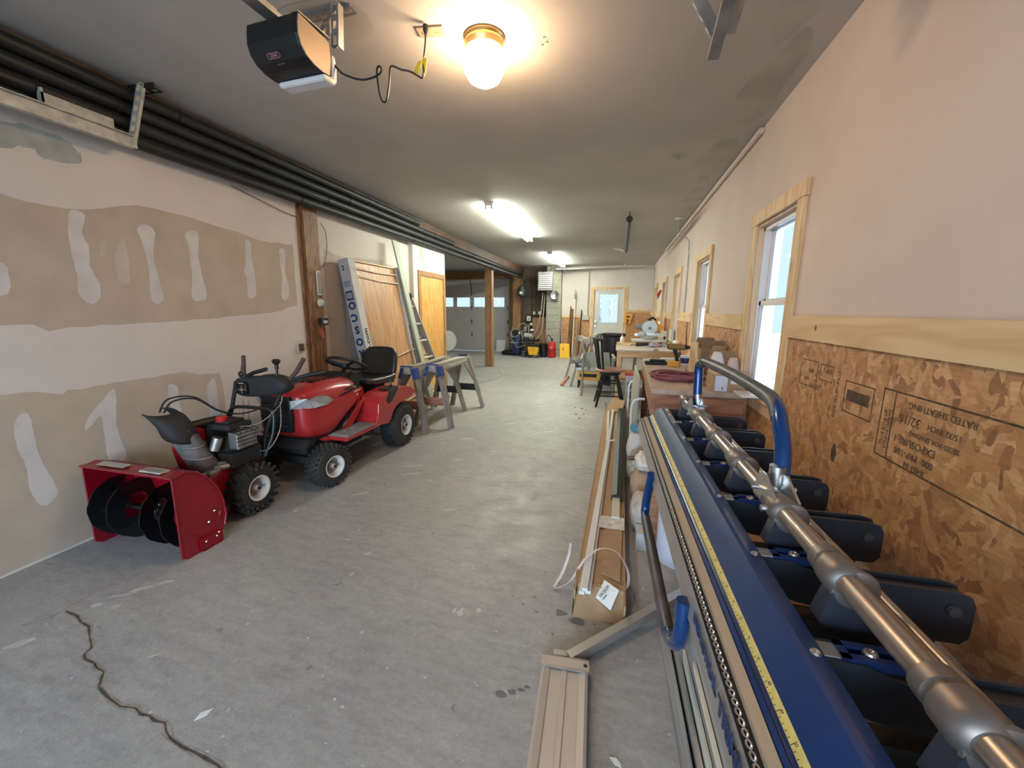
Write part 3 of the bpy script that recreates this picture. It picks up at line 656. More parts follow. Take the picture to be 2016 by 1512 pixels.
q = MB(); T2 = Matrix.Translation((-.005, .04, -.0555)) @ Matrix(((1, 0, 0, 0), (0, -.90, -.436, 0), (0, .436, -.90, 0), (0, 0, 0, 1))) @ Matrix.Translation((0, 0, .003)); q.text('SCREW DRIVE', .006, T2, .0003, 'CENTER'); q.build('lettering', M_grey, t)
CP = [(-1.259, 1.72, 2.408), (-1.232, 1.729, 2.377), (-1.194, 1.737, 2.359), (-1.163, 1.746, 2.35), (-1.131, 1.755, 2.348), (-1.098, 1.764, 2.355), (-1.077, 1.772, 2.365), (-1.064, 1.781, 2.383), (-1.071, 1.79, 2.403), (-1.087, 1.798, 2.415), (-1.103, 1.807, 2.412), (-1.111, 1.816, 2.394), (-1.114, 1.825, 2.368), (-1.114, 1.833, 2.328), (-1.11, 1.842, 2.304), (-1.102, 1.851, 2.297), (-1.094, 1.859, 2.31), (-1.09, 1.868, 2.348), (-1.087, 1.877, 2.396), (-1.088, 1.885, 2.444), (-1.086, 1.894, 2.464), (-1.071, 1.903, 2.463), (-1.046, 1.912, 2.453), (-1.012, 1.92, 2.446), (-0.982, 1.929, 2.433), (-0.952, 1.938, 2.416), (-0.949, 1.946, 2.445), (-0.954, 1.955, 2.488), (-0.952, 1.964, 2.53), (-0.95, 1.973, 2.579), (-0.953, 1.981, 2.609), (-0.956, 1.99, 2.636)]
cw = [(x+1.39, y-1.53, z-2.41) for x, y, z in CP]
MB().tube(cw, .0042, 7, sub=3).build('power_cord', M_black, t)
q = MB(); q.lathe((cw[-1][0], cw[-1][1], .252), (0, 0, -1), [(0, 0), (.012, 0), (.013, .02), (.007, .038), (.004, .05)], 10); q.build('plug', M_black, t)
q = MB(); o_ = V((1.39, -1.53, -2.41)); q.prism([V(c)+o_ for c in ((-.965, 1.93, 2.486), (-.945, 1.93, 2.483), (-.979, 1.93, 2.421), (-.998, 1.93, 2.433))], (0, .002, 0)); q.prism([V(c)+o_ for c in ((-.951, 1.95, 2.51), (-.93, 1.95, 2.498), (-.943, 1.95, 2.433), (-.959, 1.95, 2.426))], (0, .002, 0)); q.build('tag', M_ylabel, t)
# fluorescent strips
def tubelight(y0, y1, x, label):
    t = thing('fluorescent_light', label, 'fluorescent light', (x, (y0+y1)/2, ZC), 0, 'fluorescent strip lights'); L = (y1-y0)/2
    MB().prism([(-.065, -L, 0), (.065, -L, 0), (.04, -L, -.045), (-.04, -L, -.045)], (0, 2*L, 0)).build('housing', M_white, t)
    for s_ in (-1, 1):
        MB().cyl((s_*.036, -L+.03, -.065), (s_*.036, L-.03, -.065), .018, seg=12).build('tube', M_tube, t)
        for e in (-1, 1):
            MB().box(s_*.036-.013, s_*.036+.013, e*(L-.015)-.012, e*(L-.015)+.012, -.085, -.03, bev=.004).build('socket', M_vinyl, t)
    return t
tubelight(5.0, 7.45, -1.60, 'nearer lit fluorescent strip on the ceiling')
tubelight(9.4, 11.84, -1.56, 'farther lit fluorescent strip near the utility corner')
# hanging black pipe and hardware near the right
t = thing('hanging_pipe', 'black pipe hung by rings along the ceiling near the second window', 'pipe', (.09, 7.3, 2.58))
MB().cyl((0, -1.4, 0), (0.01, 1.45, -.03), .030, seg=16).build('pipe', M_pipeb, t)
for y in (-1.38, 1.2):
    q = MB(); q.tube([(.038*math.sin(a), y, .038*math.cos(a)-.01*(y > 0)) for a in [k*PI/8 for k in range(17)]], .006, 6); q.cyl((0, y, .035), (0, y-.02*(y < 0), .09), .006, seg=8); q.build('hanger', M_blackm, t)
# black pipes slung under the beam
PP = [('lowest black pipe slung along the beam above the left wall', -2.865, 2.345, .040, -2.9, 12.2), ('second black pipe from the bottom slung along the beam', -2.86, 2.430, .039, -2.9, 12.2), ('third black pipe from the bottom under the ceiling beam', -2.86, 2.512, .039, -2.9, 6.9), ('topmost black pipe close under the ceiling at the beam', -2.85, 2.592, .038, -2.9, 5.6)]
for i, (lb, x, z, r_, ya, yb) in enumerate(PP):
    t = thing('black_pipe', lb, 'pipe', (x, 0, z), 0, 'black pipes along the beam')
    MB().cyl((0, ya, 0), (0, yb, 0), r_, seg=18).build('pipe', M_pipeb, t)
    for y in [1.2+i*.35+k*2.1 for k in range(6)]:
        if ya < y < yb-.1: MB().cyl((0, y, 0), (0, y+.02, 0), r_+.005, seg=18).build('collar', M_black, t)
tag(MB().tube([(-2.96, 2.7, 2.30), (-2.955, 2.95, 2.26), (-2.955, 3.2, 2.22), (-2.955, 3.37, 2.21)], .003, 5, sub=5).build('thin_wire', M_blackm), 'thin black wire sagging on the left wall to the brown post', 'wire')
tag(MB().tube([(-2.90, 3.6, 2.20), (-2.93, 3.70, 2.14), (-2.955, 3.74, 2.0), (-2.955, 3.70, 1.85), (-2.955, 3.64, 1.78)], .003, 5, sub=5).build('thin_wire', M_blackm), 'thin black wire curling down beside the brown wall post', 'wire')
# door track at the left with hanger
t = thing('door_track', 'galvanised garage door track ending above the left wall with an angle hanger', 'door track', (-2.80, 0, 2.275))
q = MB(); q.prism([(0, -2.9, 0), (.03, -2.9, 0), (.03, -2.9, .06), (.05, -2.9, .06), (.05, -2.9, .065), (.025, -2.9, .065), (.025, -2.9, .005), (.005, -2.9, .005), (.005, -2.9, .05), (-.003, -2.9, .05)], (0, 4.82, 0)); q.build('track', M_galvw, t)
q = MB(); q.box(-.004, .0, 1.55, 1.85, .05, .13); q.box(-.03, .0, 1.55, 1.56, .05, .15); q.build('flag_bracket', M_galvw, t)
q = MB(); q.box(.033, .036, -2.9, 1.93, .0, .05); q.build('track_angle', M_galvw, t)
perf((.03, 1.90, .02), (.07, 1.97, .36), .05, 'hanger', t, M_galvw, (0, 1, 0))
perf((-.25, 2.04, .365), (.08, 2.06, .365), .05, 'mounting_angle', t, M_blackm)
# track and brace at the top right
t = thing('track_hanger', 'slotted steel brace and track end hanging from the ceiling at the top right', 'door track', (.33, 2.16, 2.60))
q = MB(); q.prism([(-.028, -2.2, -.06), (.028, -2.2, -.06), (.028, -2.2, .0), (.022, -2.2, .0), (.022, -2.2, -.054), (-.022, -2.2, -.054), (-.022, -2.2, .0), (-.028, -2.2, .0)], (0, 1.93, 0)); q.build('track', M_galv, t)
q = MB()
perf((-.22, -.33, .065), (0, -.10, -.13), .045, 'brace', t, M_galv, (1, -.3, .6))
perf((.05, -.46, .06), (.03, -.16, -.13), .04, 'brace', t, M_galv, (1, .2, 0))
MB().beam((.02, -.52, .02), (.0, -.12, -.20), .02, .045, (1, 0, 0)).build('strut', M_galv, t)
q = MB(); q.tube([(.045, -.50, .07), (.05, -.40, .05), (.045, -.37, .03)], [.03, .032, .02], 10); q.build('pulley_block', M_black, t)
q = MB(); q.tube([(.055, -.37, .02), (.075, -.33, -.01), (.065, -.31, -.02), (.08, -.27, -.03)], [.012, .015, .010, .003], 8); q.build('cord_knot', M_card, t)
# white pipe across the far ceiling, conduits
tag(MB().tube([(-1.8, 12.1, 2.56), (.10, 12.1, 2.60), (.13, 12.1, 2.60), (.14, 12.1, 2.64), (.14, 12.1, 2.665)], .028, 12).build('drain_pipe', M_lgrey), 'pale drain pipe under the ceiling along the far wall', 'pipe')
tag(MB().tube([(.93, 3.5, 2.64), (.93, 9.5, 2.64)], .022, 10).build('wall_conduit', M_wallR), 'painted pipe run in the corner of ceiling and right wall', 'pipe')
t = thing('electrical_conduit', 'grey conduit dropping from the ceiling between the second and third windows', 'conduit', (0, 0, 0))
MB().tube([(.78, 6.45, 2.665), (.78, 6.45, 2.56), (.80, 6.45, 2.48), (.90, 6.40, 2.38), (.93, 6.38, 2.22), (.935, 6.38, 1.35)], .009, 8, sub=4).build('conduit', M_galv, t)
MB().lathe((.78, 6.45, ZC), (0, 0, -1), [(0, 0), (.05, 0), (.05, .02), (0, .025)], 14).build('ceiling_box', M_lgrey, t)
tag(MB().tube([(.90, 11.9, 2.66), (.90, 11.9, 2.58), (.93, 12.0, 2.50), (.935, 12.1, 2.35), (.935, 12.1, 1.42)], .009, 8, sub=4).build('electrical_conduit', M_galv), 'grey conduit in the far right corner of the room', 'conduit')
t = thing('switch_box', 'grey electrical box on the far wall fed by a conduit left of the entry door', 'electrical box', (-.93, 12.5, 1.12))
MB().box(-.10, .10, -.06, -.031, -.02, .10, bev=.004).build('box', M_lgrey, t)
MB().tube([(.05, -.045, .10), (.05, -.045, 1.40), (.03, -.1, 1.46)], .014, 8).build('conduit', M_lgrey, t)
# brown wall post and what hangs on it
pz = st(MB().box(XL, XL+.035, 3.41, 3.60, 0, 2.50).box(XL-.0, XL+.012, 3.36, 3.41, 0, 2.50).build('trim_10', M_post))
t = thing('wall_thermometer', 'narrow framed thermometer on the brown post', 'thermometer', (-2.935, 3.55, 1.62)); MB().box(0, .012, -.03, .03, -.12, .12, bev=.003).build('plate', M_cream, t); MB().box(.012, .014, -.02, .02, -.105, .105).build('scale', M_blackd if 'M_blackd' in globals() else M_grey, t)
t = thing('door_bell', 'round cream bell on the brown post below the thermometer', 'bell', (-2.935, 3.55, 1.425)); MB().lathe((0, 0, 0), (1, 0, 0), [(.042, 0), (.042, .012), (.03, .03), (.012, .038), (0, .04)], 20).build('dome', M_cream, t); MB().box(0, .05, -.012, .012, -.008, .008).build('clapper', M_steel, t)
t = thing('wall_button_box', 'small black control box on the brown post', 'switch', (-2.935, 3.55, 1.24)); MB().box(0, .05, -.045, .045, -.035, .035, bev=.004).build('box', M_black, t); MB().box(.05, .053, -.03, .03, -.02, .01).build('button', M_lgrey, t)
tag(MB().lathe((-2.935, 3.54, 1.14), (.3, 0, -1), [(0, -.03), (.025, -.02), (.034, .02), (.022, .07), (0, .10)], 12).build('red_rag', mat('rag', (.30, .07, .04), .9)), 'reddish rag hung on the brown post under the black box', 'rag')
t = thing('wall_outlet', 'white outlet plate on the left wall beside the brown post', 'electrical outlet', (XL, 3.27, 1.0)); MB().box(0, .006, -.035, .035, -.06, .06, bev=.002).build('plate', M_cream, t); MB().box(.006, .03, -.02, .02, -.04, .03).build('socket', M_brown, t)
tag(MB().lathe((-5.35, 12.3, .36), (.85, -.5, 0), [(.12, -.04), (.30, -.05), (.34, -.02), (.34, .02), (.30, .05), (.12, .04)], 28).build('hose_reel', M_vinyl), 'white round coil standing by the far garage door', 'coil')
tag(MB().box(-3.86, -3.56, 12.88, 12.92, .02, .40, rot=(R(-8), 0, 0)).build('white_board', M_vinyl), 'square white board leaning on the far garage door', 'board')
# ---------------------------------------------------------------- wheels
def make_wheel(par, c, r, w_, rim, name='wheel', lugs='turf', side=1, steer=0.):
    "tyre with raised lugs, rim dish and hub; axle along x, outer face towards side"
    e = MB()
    prof = [(rim*.98, -w_/2+.006), (rim*1.12, -w_/2), (r*.86, -w_/2+.004), (r*.965, -w_/2+.022), (r, -w_/4), (r, w_/4), (r*.965, w_/2-.022), (r*.86, w_/2-.004), (rim*1.12, w_/2), (rim*.98, w_/2-.006)]
    e.lathe((0, 0, 0), (1, 0, 0), prof+[prof[0]], 40, cap=False)
    if lugs == 'turf':
        n = 26
        for k in range(n):
            for j in range(4):
                a = 2*PI*(k+.5*(j % 2))/n; x = -w_*.36+j*w_*.24
                for dx, dr in ((0, 0),):
                    ca, sa = math.cos(a), math.sin(a); rr = r-.002 if j in (1, 2) else r-.006
                    t_ = V((0, -sa, ca)); n_ = V((0, ca, sa)); p = n_*rr; p.x = x
                    e.beam(p-t_*.007+V((-w_*.03, 0, 0)), p+t_*.007+V((w_*.03, 0, 0)), w_*.15, .022, n_)
    else:
        n = 20
        for k in range(n):
            for s_ in (-1, 1):
                a = 2*PI*(k+(.5 if s_ > 0 else 0))/n; ca, sa = math.cos(a), math.sin(a); t_ = V((0, -sa, ca)); n_ = V((0, ca, sa))
                p = n_*(r-.004); e.beam(p+V((s_*w_*.04, 0, 0)), p+t_*.028+V((s_*w_*.50, 0, 0)), .017, .026, n_)
                p = n_*(r-.022); e.beam(p+t_*.028+V((s_*w_*.49, 0, 0)), p+t_*.03-n_*.02+V((s_*w_*.50, 0, 0)), .017, .016, n_)
    ty = e.build('tyre', M_rubber, par); ty.location = c; ty.rotation_euler = (0, 0, steer)
    q = MB(); s_ = side
    q.lathe((0, 0, 0), (s_, 0, 0), [(rim, w_/2-.002), (rim*1.05, w_/2+.002), (rim*.93, w_/2+.001), (rim*.86, w_/2-.018), (rim*.80, w_/2-.045), (rim*.35, w_/2-.05), (rim*.30, w_/2-.03), (rim*.16, w_/2-.025), (rim*.14, w_/2-.01), (0, w_/2-.01)], 32, cap=False)
    q.mi = 1; q.cyl((s_*(w_/2-.02), 0, 0), (s_*(w_/2+.004), 0, 0), rim*.12, seg=12)
    for k in range(3): a = 2*PI*k/3+.5; q.cyl((s_*(w_/2-.052), rim*.55*math.cos(a), rim*.55*math.sin(a)), (s_*(w_/2-.046), rim*.55*math.cos(a), rim*.55*math.sin(a)), rim*.11, seg=10)
    q.mi = 2; q.lathe((0, 0, 0), (s_, 0, 0), [(rim*.74, w_/2-.0435), (rim*.38, w_/2-.0475), (rim*.33, w_/2-.028), (rim*.17, w_/2-.0235)], 32, cap=False); q.mi = 0
    o = q.build('rim', [M_rim, M_blackm, M_hub], ty)
    return ty
# ---------------------------------------------------------------- lawn tractor (front towards the camera)
T = thing('lawn_tractor', 'red lawn tractor with black seat and steering wheel behind the snow blower', 'lawn tractor', (-2.45, 3.0, 0))
make_wheel(T, (.33, -.47, .165), .165, .135, .082, side=1, steer=R(-13)); make_wheel(T, (-.33, -.47, .165), .165, .135, .082, side=-1, steer=R(-13))
make_wheel(T, (.335, .56, .212), .212, .19, .10, side=1); make_wheel(T, (-.335, .56, .212), .212, .19, .10, side=-1)
# hood: rings along y
def hood_ring(y, zb, hw, zs, zt, fl=0.):
    pts = [(hw*.93, zb), (hw*1.01, zb+.04), (hw*1.04, (zb+zs)/2), (hw*1.0, zs-.04), (hw*.94, zs), (hw*.82, zs+.022), (hw*.62, zt-.006), (hw*.3, zt), (0, zt+.002)]
    full = pts+[(-x, z) for x, z in pts[-2::-1]]
    return [(x, y, z) for x, z in full]
q = MB(); q.smooth = True
q.ring_loft([hood_ring(-.575, .47, .13, .70, .735), hood_ring(-.56, .42, .19, .71, .75), hood_ring(-.52, .375, .225, .72, .765), hood_ring(-.44, .352, .240, .725, .785), hood_ring(-.30, .345, .250, .73, .80), hood_ring(-.24, .37, .252, .73, .80), hood_ring(-.15, .43, .253, .73, .80), hood_ring(-.04, .49, .252, .72, .79), hood_ring(.06, .53, .246, .70, .775), hood_ring(.12, .56, .225, .68, .755)])
q.smooth = False
q.build('hood', M_red, T, sub=1)
# lower side cheek that sweeps back to the footboard
for s_ in (1, -1):
    q = MB(); q.prism([(s_*.243, y, z) for y, z in ((-.47, .37), (-.31, .345), (-.20, .365), (-.05, .475), (.10, .56), (.13, .60), (.08, .50), (-.02, .40), (-.10, .345), (-.22, .315), (-.33, .315), (-.42, .335))], (s_*.016, 0, 0)); q.build('side_cheek', M_red, T, bevel=.006)
    q = MB(); q.prism([(s_*.252, y, z) for y, z in ((-.22, .40), (-.10, .47), (-.06, .51), (-.09, .47), (-.17, .39), (-.22, .375))], (s_*.013, 0, 0)); q.mi = 1
    q.beam((s_*.266, -.19, .405), (s_*.266, -.13, .437), .003, .006); q.beam((s_*.266, -.20, .39), (s_*.266, -.15, .415), .003, .006); q.build('side_vent', [M_black, M_galv], T)
    q = MB(); q.prism([(s_*.2485, -.50, .62), (s_*.232, -.535, .69), (s_*.245, -.44, .708), (s_*.2535, -.34, .685), (s_*.258, -.28, .64), (s_*.256, -.36, .618)], (s_*.008, 0, 0)); q.prism([(s_*.13, -.595, .625), (s_*.13, -.59, .69), (s_*.235, -.53, .70), (s_*.248, -.50, .62)], (0, -.006, 0)); q.build('headlight', M_lens, T, bevel=.003)
    q = MB(); q.beam((s_*.256, -.20, .655), (s_*.262, .08, .695), .006, .012); q.build('side_groove', M_black, T)
q = MB(); q.prism([(-.125, -.60, .44), (.125, -.60, .44), (.14, -.605, .55), (.13, -.60, .715), (-.13, -.60, .715), (-.14, -.605, .55)], (0, .05, 0))
q.build('grille', M_black, T, bevel=.01)
q = MB()
for z in (.49, .53, .57, .61, .65): q.box(-.10, .10, -.612, -.602, z, z+.012)
q.build('grille_slats', M_blackm, T); bpy.context.view_layer.update()
q = MB()
for k in range(7):
    y = -.37+k*.058; q.beam((.0, y, .8005), (.150, y+.03, .7945), .016, .009); q.beam((.0, y, .8005), (-.150, y+.03, .7945), .016, .009)
q.build('hood_louvres', M_black, T)
q = MB(); TT = Matrix.Translation((.2610, -.135, .684)) @ Matrix(((0, 0, 1, 0), (1, 0, 0, 0), (0, 1, 0, 0), (0, 0, 0, 1))) @ Matrix.Rotation(R(7), 4, 'Z')
q.text('CRAFTSMAN', .036, TT @ Matrix.Rotation(R(-12), 4, 'X'), .003); q.build('lettering', M_blackm, T)
q = MB(); q.beam((.266, -.02, .655), (.268, .07, .668), .003, .006); q.build('side_stripe', M_white, T)
# chassis, axle, engine under the hood
q = MB(); q.box(-.16, .16, -.50, .62, .24, .36); q.box(-.19, .19, -.42, -.02, .34, .56); q.box(-.30, .30, -.50, -.44, .17, .22); q.box(-.12, .12, -.05, .25, .14, .26); q.prism([(-.20, -.56, .30), (.20, -.56, .30), (.20, -.50, .36), (-.20, -.50, .36)], (0, .1, .02)); q.cyl((-.2, -.35, .25), (.22, -.25, .22), .02, seg=8); q.cyl((.2, -.47, .17), (.27, -.47, .17), .022, seg=8); q.box(.10, .25, -.40, -.28, .18, .28)
q.build('chassis', M_blackm, T)
q = MB(); q.cyl((-.26, .56, .212), (.26, .56, .212), .03, seg=10); q.cyl((-.3, -.47, .165), (.3, -.47, .165), .018, seg=10); q.build('axle', M_blackm, T)
# body: centre tunnel, fenders with wheel arch, foot boards
q = MB(); q.box(-.21, .21, .10, .78, .36, .55, bev=.03); q.prism([(-.20, y, z) for y, z in ((.10, .36), (.12, .66), (.2, .66), (.22, .52), (.30, .55), (.80, .56), (.80, .36))], (.40, 0, 0)); q.build('body_tunnel', M_red, T)
for s_ in (1, -1):
    q = MB(); q.prism([(s_*.20, y, z) for y, z in ((.06, .345), (.09, .375), (.115, .44), (.125, .52), (.17, .575), (.26, .605), (.40, .615), (.56, .61), (.70, .585), (.80, .53), (.82, .50), (.77, .49), (.70, .465), (.60, .462), (.50, .455), (.42, .43), (.36, .39), (.32, .33), (.28, .30), (.12, .325))], (s_*.21, 0, 0), bev=.0); q.build('fender', M_red, T, bevel=.012)
    q = MB(); q.prism([(s_*.19, y, z) for y, z in ((-.36, .325), (.12, .325), (.12, .345), (-.36, .35))], (s_*.23, 0, 0)); q.build('footboard', M_red, T, bevel=.006)
    q = MB(); q.box(*sorted((s_*.225, s_*.41)), -.33, .09, .351, .358)
    for k in range(9):
        for j in range(4): q.box(*sorted((s_*(.24+j*.042), s_*(.27+j*.042))), -.31+k*.043, -.285+k*.043, .358, .364)
    q.build('foot_pad', M_grey if s_ > 0 else M_blackm, T)
    q = MB(); q.prism([(s_*.385, y, z) for y, z in ((.24, .53), (.30, .61), (.46, .628), (.46, .60), (.34, .50), (.28, .49))], (s_*.028, 0, 0)); q.build('fender_slot', M_black, T, bevel=.006)
    MB().box(*sorted((s_*.29, s_*.40)), .30, .50, .616, .624, bev=.003).build('fender_plate', M_black, T)
q = MB(); q.tube([(.36, .42, .61), (.37, .40, .66), (.36, .41, .70)], [.008, .008, .014], 8); q.build('height_lever', M_black, T)
# seat
q = MB(); q.smooth = True
def sr(y, z, hw, th): return [(hw*.9, y, z-th*.5), (hw, y, z), (hw*.93, y, z+th*.42), (hw*.6, y, z+th*.30), (0, y, z+th*.22), (-hw*.6, y, z+th*.30), (-hw*.93, y, z+th*.42), (-hw, y, z), (-hw*.9, y, z-th*.5), (0, y, z-th*.5)]
q.ring_loft([sr(.30, .675, .16, .03), sr(.31, .675, .205, .07), sr(.36, .675, .225, .09), sr(.50, .665, .232, .10), sr(.66, .66, .235, .11), sr(.76, .67, .225, .12), sr(.79, .68, .2, .08)])
q.build('seat_cushion', M_seat, T, sub=2)
q = MB(); q.smooth = True
def br(z, y, hw, th): return [(hw*.85, y+th*.5, z), (hw, y, z), (hw*.92, y-th*.45, z), (hw*.5, y-th*.25, z), (0, y-th*.2, z), (-hw*.5, y-th*.25, z), (-hw*.92, y-th*.45, z), (-hw, y, z), (-hw*.85, y+th*.5, z), (0, y+th*.6, z)]
q.ring_loft([br(.66, .76, .19, .07), br(.70, .775, .215, .09), br(.80, .80, .222, .10), br(.90, .825, .212, .09), br(.955, .845, .17, .07), br(.975, .85, .10, .04)])
q.build('seat_back', M_seat, T, sub=2)
q = MB(); q.box(-.10, .10, .40, .72, .56, .635); q.tube([(.12, .74, .62), (.14, .82, .60), (.12, .84, .72)], .012, 8); q.tube([(-.12, .74, .62), (-.14, .82, .60), (-.12, .84, .72)], .012, 8); q.build('seat_bracket', M_black, T)
# dash and steering wheel
q = MB(); q.prism([(-.15, y, z) for y, z in ((.10, .60), (.08, .755), (.13, .80), (.22, .79), (.24, .74), (.20, .60))], (.30, 0, 0)); q.build('dash', M_black, T, bevel=.012)
q = MB(); cn = V((0, .25, .86)); ax = V((0, .42, .9)).normalized(); u = V((1, 0, 0)); v_ = ax.cross(u)
q.tube([cn+(u*math.cos(a)+v_*math.sin(a))*.172 for a in [k*PI/16 for k in range(33)]], .0135, 10)
for a in (R(90), R(210), R(330)): q.tube([cn-ax*.03, cn+(u*math.cos(a)+v_*math.sin(a))*.168], [.02, .012], 8)
q.lathe(cn-ax*.045, ax, [(0, 0), (.045, 0), (.05, .02), (.03, .035), (0, .037)], 16)
q.build('steering_wheel', M_black, T)
MB().cyl((0, .17, .76), tuple(cn-ax*.03), .018, seg=10).build('steering_column', M_black, T)
MB().tube([(.13, .10, .77), (.20, .04, .82), (.215, .03, .83)], .011, 8).build('throttle_lever', M_black, T)
# ---------------------------------------------------------------- two-stage snow blower
S = thing('snow_blower', 'dark red two-stage snow blower with a wide black auger mouth in front of the tractor', 'snow blower', (-2.55, 1.9, 0))
sp_ = [(-.43, .02), (-.425, .48), (-.36, .492), (-.29, .465), (-.235, .41), (-.19, .33), (-.165, .24), (-.158, .15), (-.175, .08), (-.20, .05), (-.22, .012), (-.30, .0), (-.40, .0)]
for s_ in (1, -1):
    q = MB(); q.prism([(s_*.33, y, z) for y, z in sp_], (-s_*.005, 0, 0))
    q.tube([(s_*.333, y, z) for y, z in ((-.42, .475), (-.36, .488), (-.29, .461), (-.235, .406), (-.19, .326), (-.166, .24), (-.16, .15), (-.175, .09))], .006, 6)
    q.tube([(s_*.331, y, z) for y, z in ((-.36, .12), (-.32, .09), (-.26, .10), (-.21, .135), (-.19, .18))], .005, 6)
    q.tube([(s_*.331, -.43, .02), (s_*.331, -.425, .478)], .005, 6)
    sd = q.build('side_plate', M_redd, S)
    q = MB(); q.box(*sorted((s_*.334, s_*.342)), -.33, -.20, .0, .075, bev=.01); q.build('skid_shoe', M_redd, S)
    q = MB()
    for y, z in ((-.27, .155), (-.23, .205), (-.30, .05), (-.235, .05), (-.22, .065)): q.lathe((s_*.332, y, z), (s_, 0, 0), [(.0, .014), (.004, .013), (.007, .009), (.007, 0)], 8)
    q.build('bolts', M_steel, S)
# drum back
rings = []
q = MB(); back = sp_[1:11]
for i in range(len(back)-1):
    (y0, z0), (y1, z1) = back[i], back[i+1]
    q.poly([(-.327, y0, z0), (.327, y0, z0), (.327, y1, z1), (-.327, y1, z1)])
o = q.build('bucket_back', M_redd, S); sm = o.modifiers.new('solid', 'SOLIDIFY'); sm.thickness = .004
q = MB(); q.box(-.34, .34, -.435, -.40, .478, .486); q.build('top_edge', M_redd, S)
q = MB(); q.poly([(-.25, -.41, .4935), (-.04, -.41, .4935), (-.04, -.365, .4985), (-.25, -.365, .4985)]); q.build('warning_label', M_galvw, S)
q = MB(); q.box(.09, .24, -.415, -.365, .490, .4985); q.mi = 1
for k in range(4): q.box(.105+k*.032, .13+k*.032, -.41, -.375, .4985, .4992)
q.mi = 0; q.build('warning_label', [M_galvw, M_grey], S)
# auger: shaft with two ribbon flights
q = MB(); q.cyl((-.325, -.30, .20), (.325, -.30, .20), .022, seg=12)
for s_ in (-1, 1):
    N = 120; r0, r1 = .085, .165
    P0 = []; P1 = []
    for k in range(N+1):
        t_ = k/N; a = s_*(t_*2*PI*1.9)+.6; x = s_*(.04+t_*.275)
        P0.append(V((x, -.30+r0*math.cos(a), .20+r0*math.sin(a)))); P1.append(V((x+s_*.012, -.30+(r1+.003*(k % 6 < 3))*math.cos(a), .20+(r1+.003*(k % 6 < 3))*math.sin(a))))
    for k in range(N):
        q.poly([P0[k], P0[k+1], P1[k+1], P1[k]]); q.poly([P0[k]+V((.006, 0, 0)), P1[k]+V((.006, 0, 0)), P1[k+1]+V((.006, 0, 0)), P0[k+1]+V((.006, 0, 0))]); q.poly([P1[k], P1[k+1], P1[k+1]+V((.006, 0, 0)), P1[k]+V((.006, 0, 0))])
    for k in (15, 45, 75, 105): q.beam((P0[k].x, -.30, .20), P0[k], .02, .006)
q.sphere((0, -.30, .20), .055, 1.0, 1, 1); q.cyl((0, -.28, .2), (0, -.16, .2), .03, seg=12)
q.build('auger', M_gloss, S)
q = MB(); q.cyl((0, -.17, .2), (0, .02, .2), .155, seg=28); q.build('impeller_housing', M_blackm, S)
# body sides and belt cover
q = MB(); q.prism([(-.17, y, z) for y, z in ((-.10, .06), (-.12, .33), (.0, .37), (.30, .34), (.33, .10), (.25, .05))], (.34, 0, 0)); q.build('frame_box', M_redd, S, bevel=.008)
q = MB(); q.prism([(-.10, y, z) for y, z in ((-.09, .34), (-.12, .50), (-.09, .60), (-.03, .63), (.03, .60), (.02, .36))], (.12, 0, 0)); q.build('belt_cover', M_redd, S, bevel=.02)
# engine
E_ = MB(); E_.box(-.03, .20, .02, .26, .34, .44, bev=.01); E_.cyl((.07, .14, .44), (.07, .14, .54), .085, seg=20); E_.box(-.10, .02, .04, .24, .42, .60, bev=.02); E_.box(.0, .18, .05, .22, .585, .62, bev=.008); E_.box(.02, .14, .08, .20, .62, .64, bev=.006); E_.cyl((-.02, .02, .5), (.0, -.04, .48), .04, seg=12); E_.build('engine', M_blackm, S)
q = MB(); q.box(.15, .225, .06, .21, .46, .575, bev=.008); q.cyl((.10, .0, .47), (.12, .02, .55), .03, seg=12); q.build('muffler', M_galv, S)
q = MB()
for z in (.465, .49, .515, .54, .565): q.beam((.232, .05, z), (.232, .22, z), .004, .004)
for y in (.055, .09, .13, .17, .215): q.beam((.232, y, .46), (.232, y, .57), .004, .004)
for y in (.055, .09, .13, .17, .215): q.beam((.232, y, .572), (.15, y, .582), .004, .004)
q.build('muffler_guard', M_black, S)
q = MB(); q.tube([(-.06, -.09, .62), (-.02, .06, .63), (.02, .14, .635)], .028, 10); q.build('fuel_tank', M_black, S)
MB().lathe((.07, .10, .65), (0, 0, 1), [(.03, -.02), (.034, -.01), (.034, .012), (.028, .016), (0, .017)], 14).build('fuel_cap', M_redp, S)
q = MB(); q.tube([(.1, -.06, .36), (.16, -.02, .37), (.18, .06, .36)], .02, 8); q.box(.0, .17, -.10, .0, .34, .37, bev=.01); q.cyl((.04, -.07, .37), (.16, .04, .37), .025, seg=10); q.build('gearbox', M_galv, S)
# chute with three ribs
def half(c0, c1, r0, r1, n=14, a0=-.35*PI, a1=1.35*PI, th=.004):
    pass
q = MB(); q.smooth = True
cs = [((.06, -.04, .36), .085), ((.05, -.055, .42), .083), ((.02, -.075, .50), .080), ((.005, -.10, .58), .077), ((-.015, -.125, .645), .076)]
ang = [R(-128+k*(256/18)) for k in range(19)]
def cring(c, r_): return [(c[0]+r_*math.cos(a+R(20)), c[1]+r_*.9*math.sin(a+R(20)), c[2]+.25*r_*math.cos(a+R(20))*-.8) for a in ang]
q.ring_loft([cring(c, r_) for c, r_ in cs], False, False); q.smooth = False
o = q.build('chute', mat('grey_chute', (.15, .15, .155), .5, .2, var=.35, vscale=14), S); sm = o.modifiers.new('solid', 'SOLIDIFY'); sm.thickness = .005
q = MB()
for c, r_ in (((.04, -.065, .46), .085), ((.015, -.085, .535), .083)): q.tube(cring(c, r_), .005, 6)
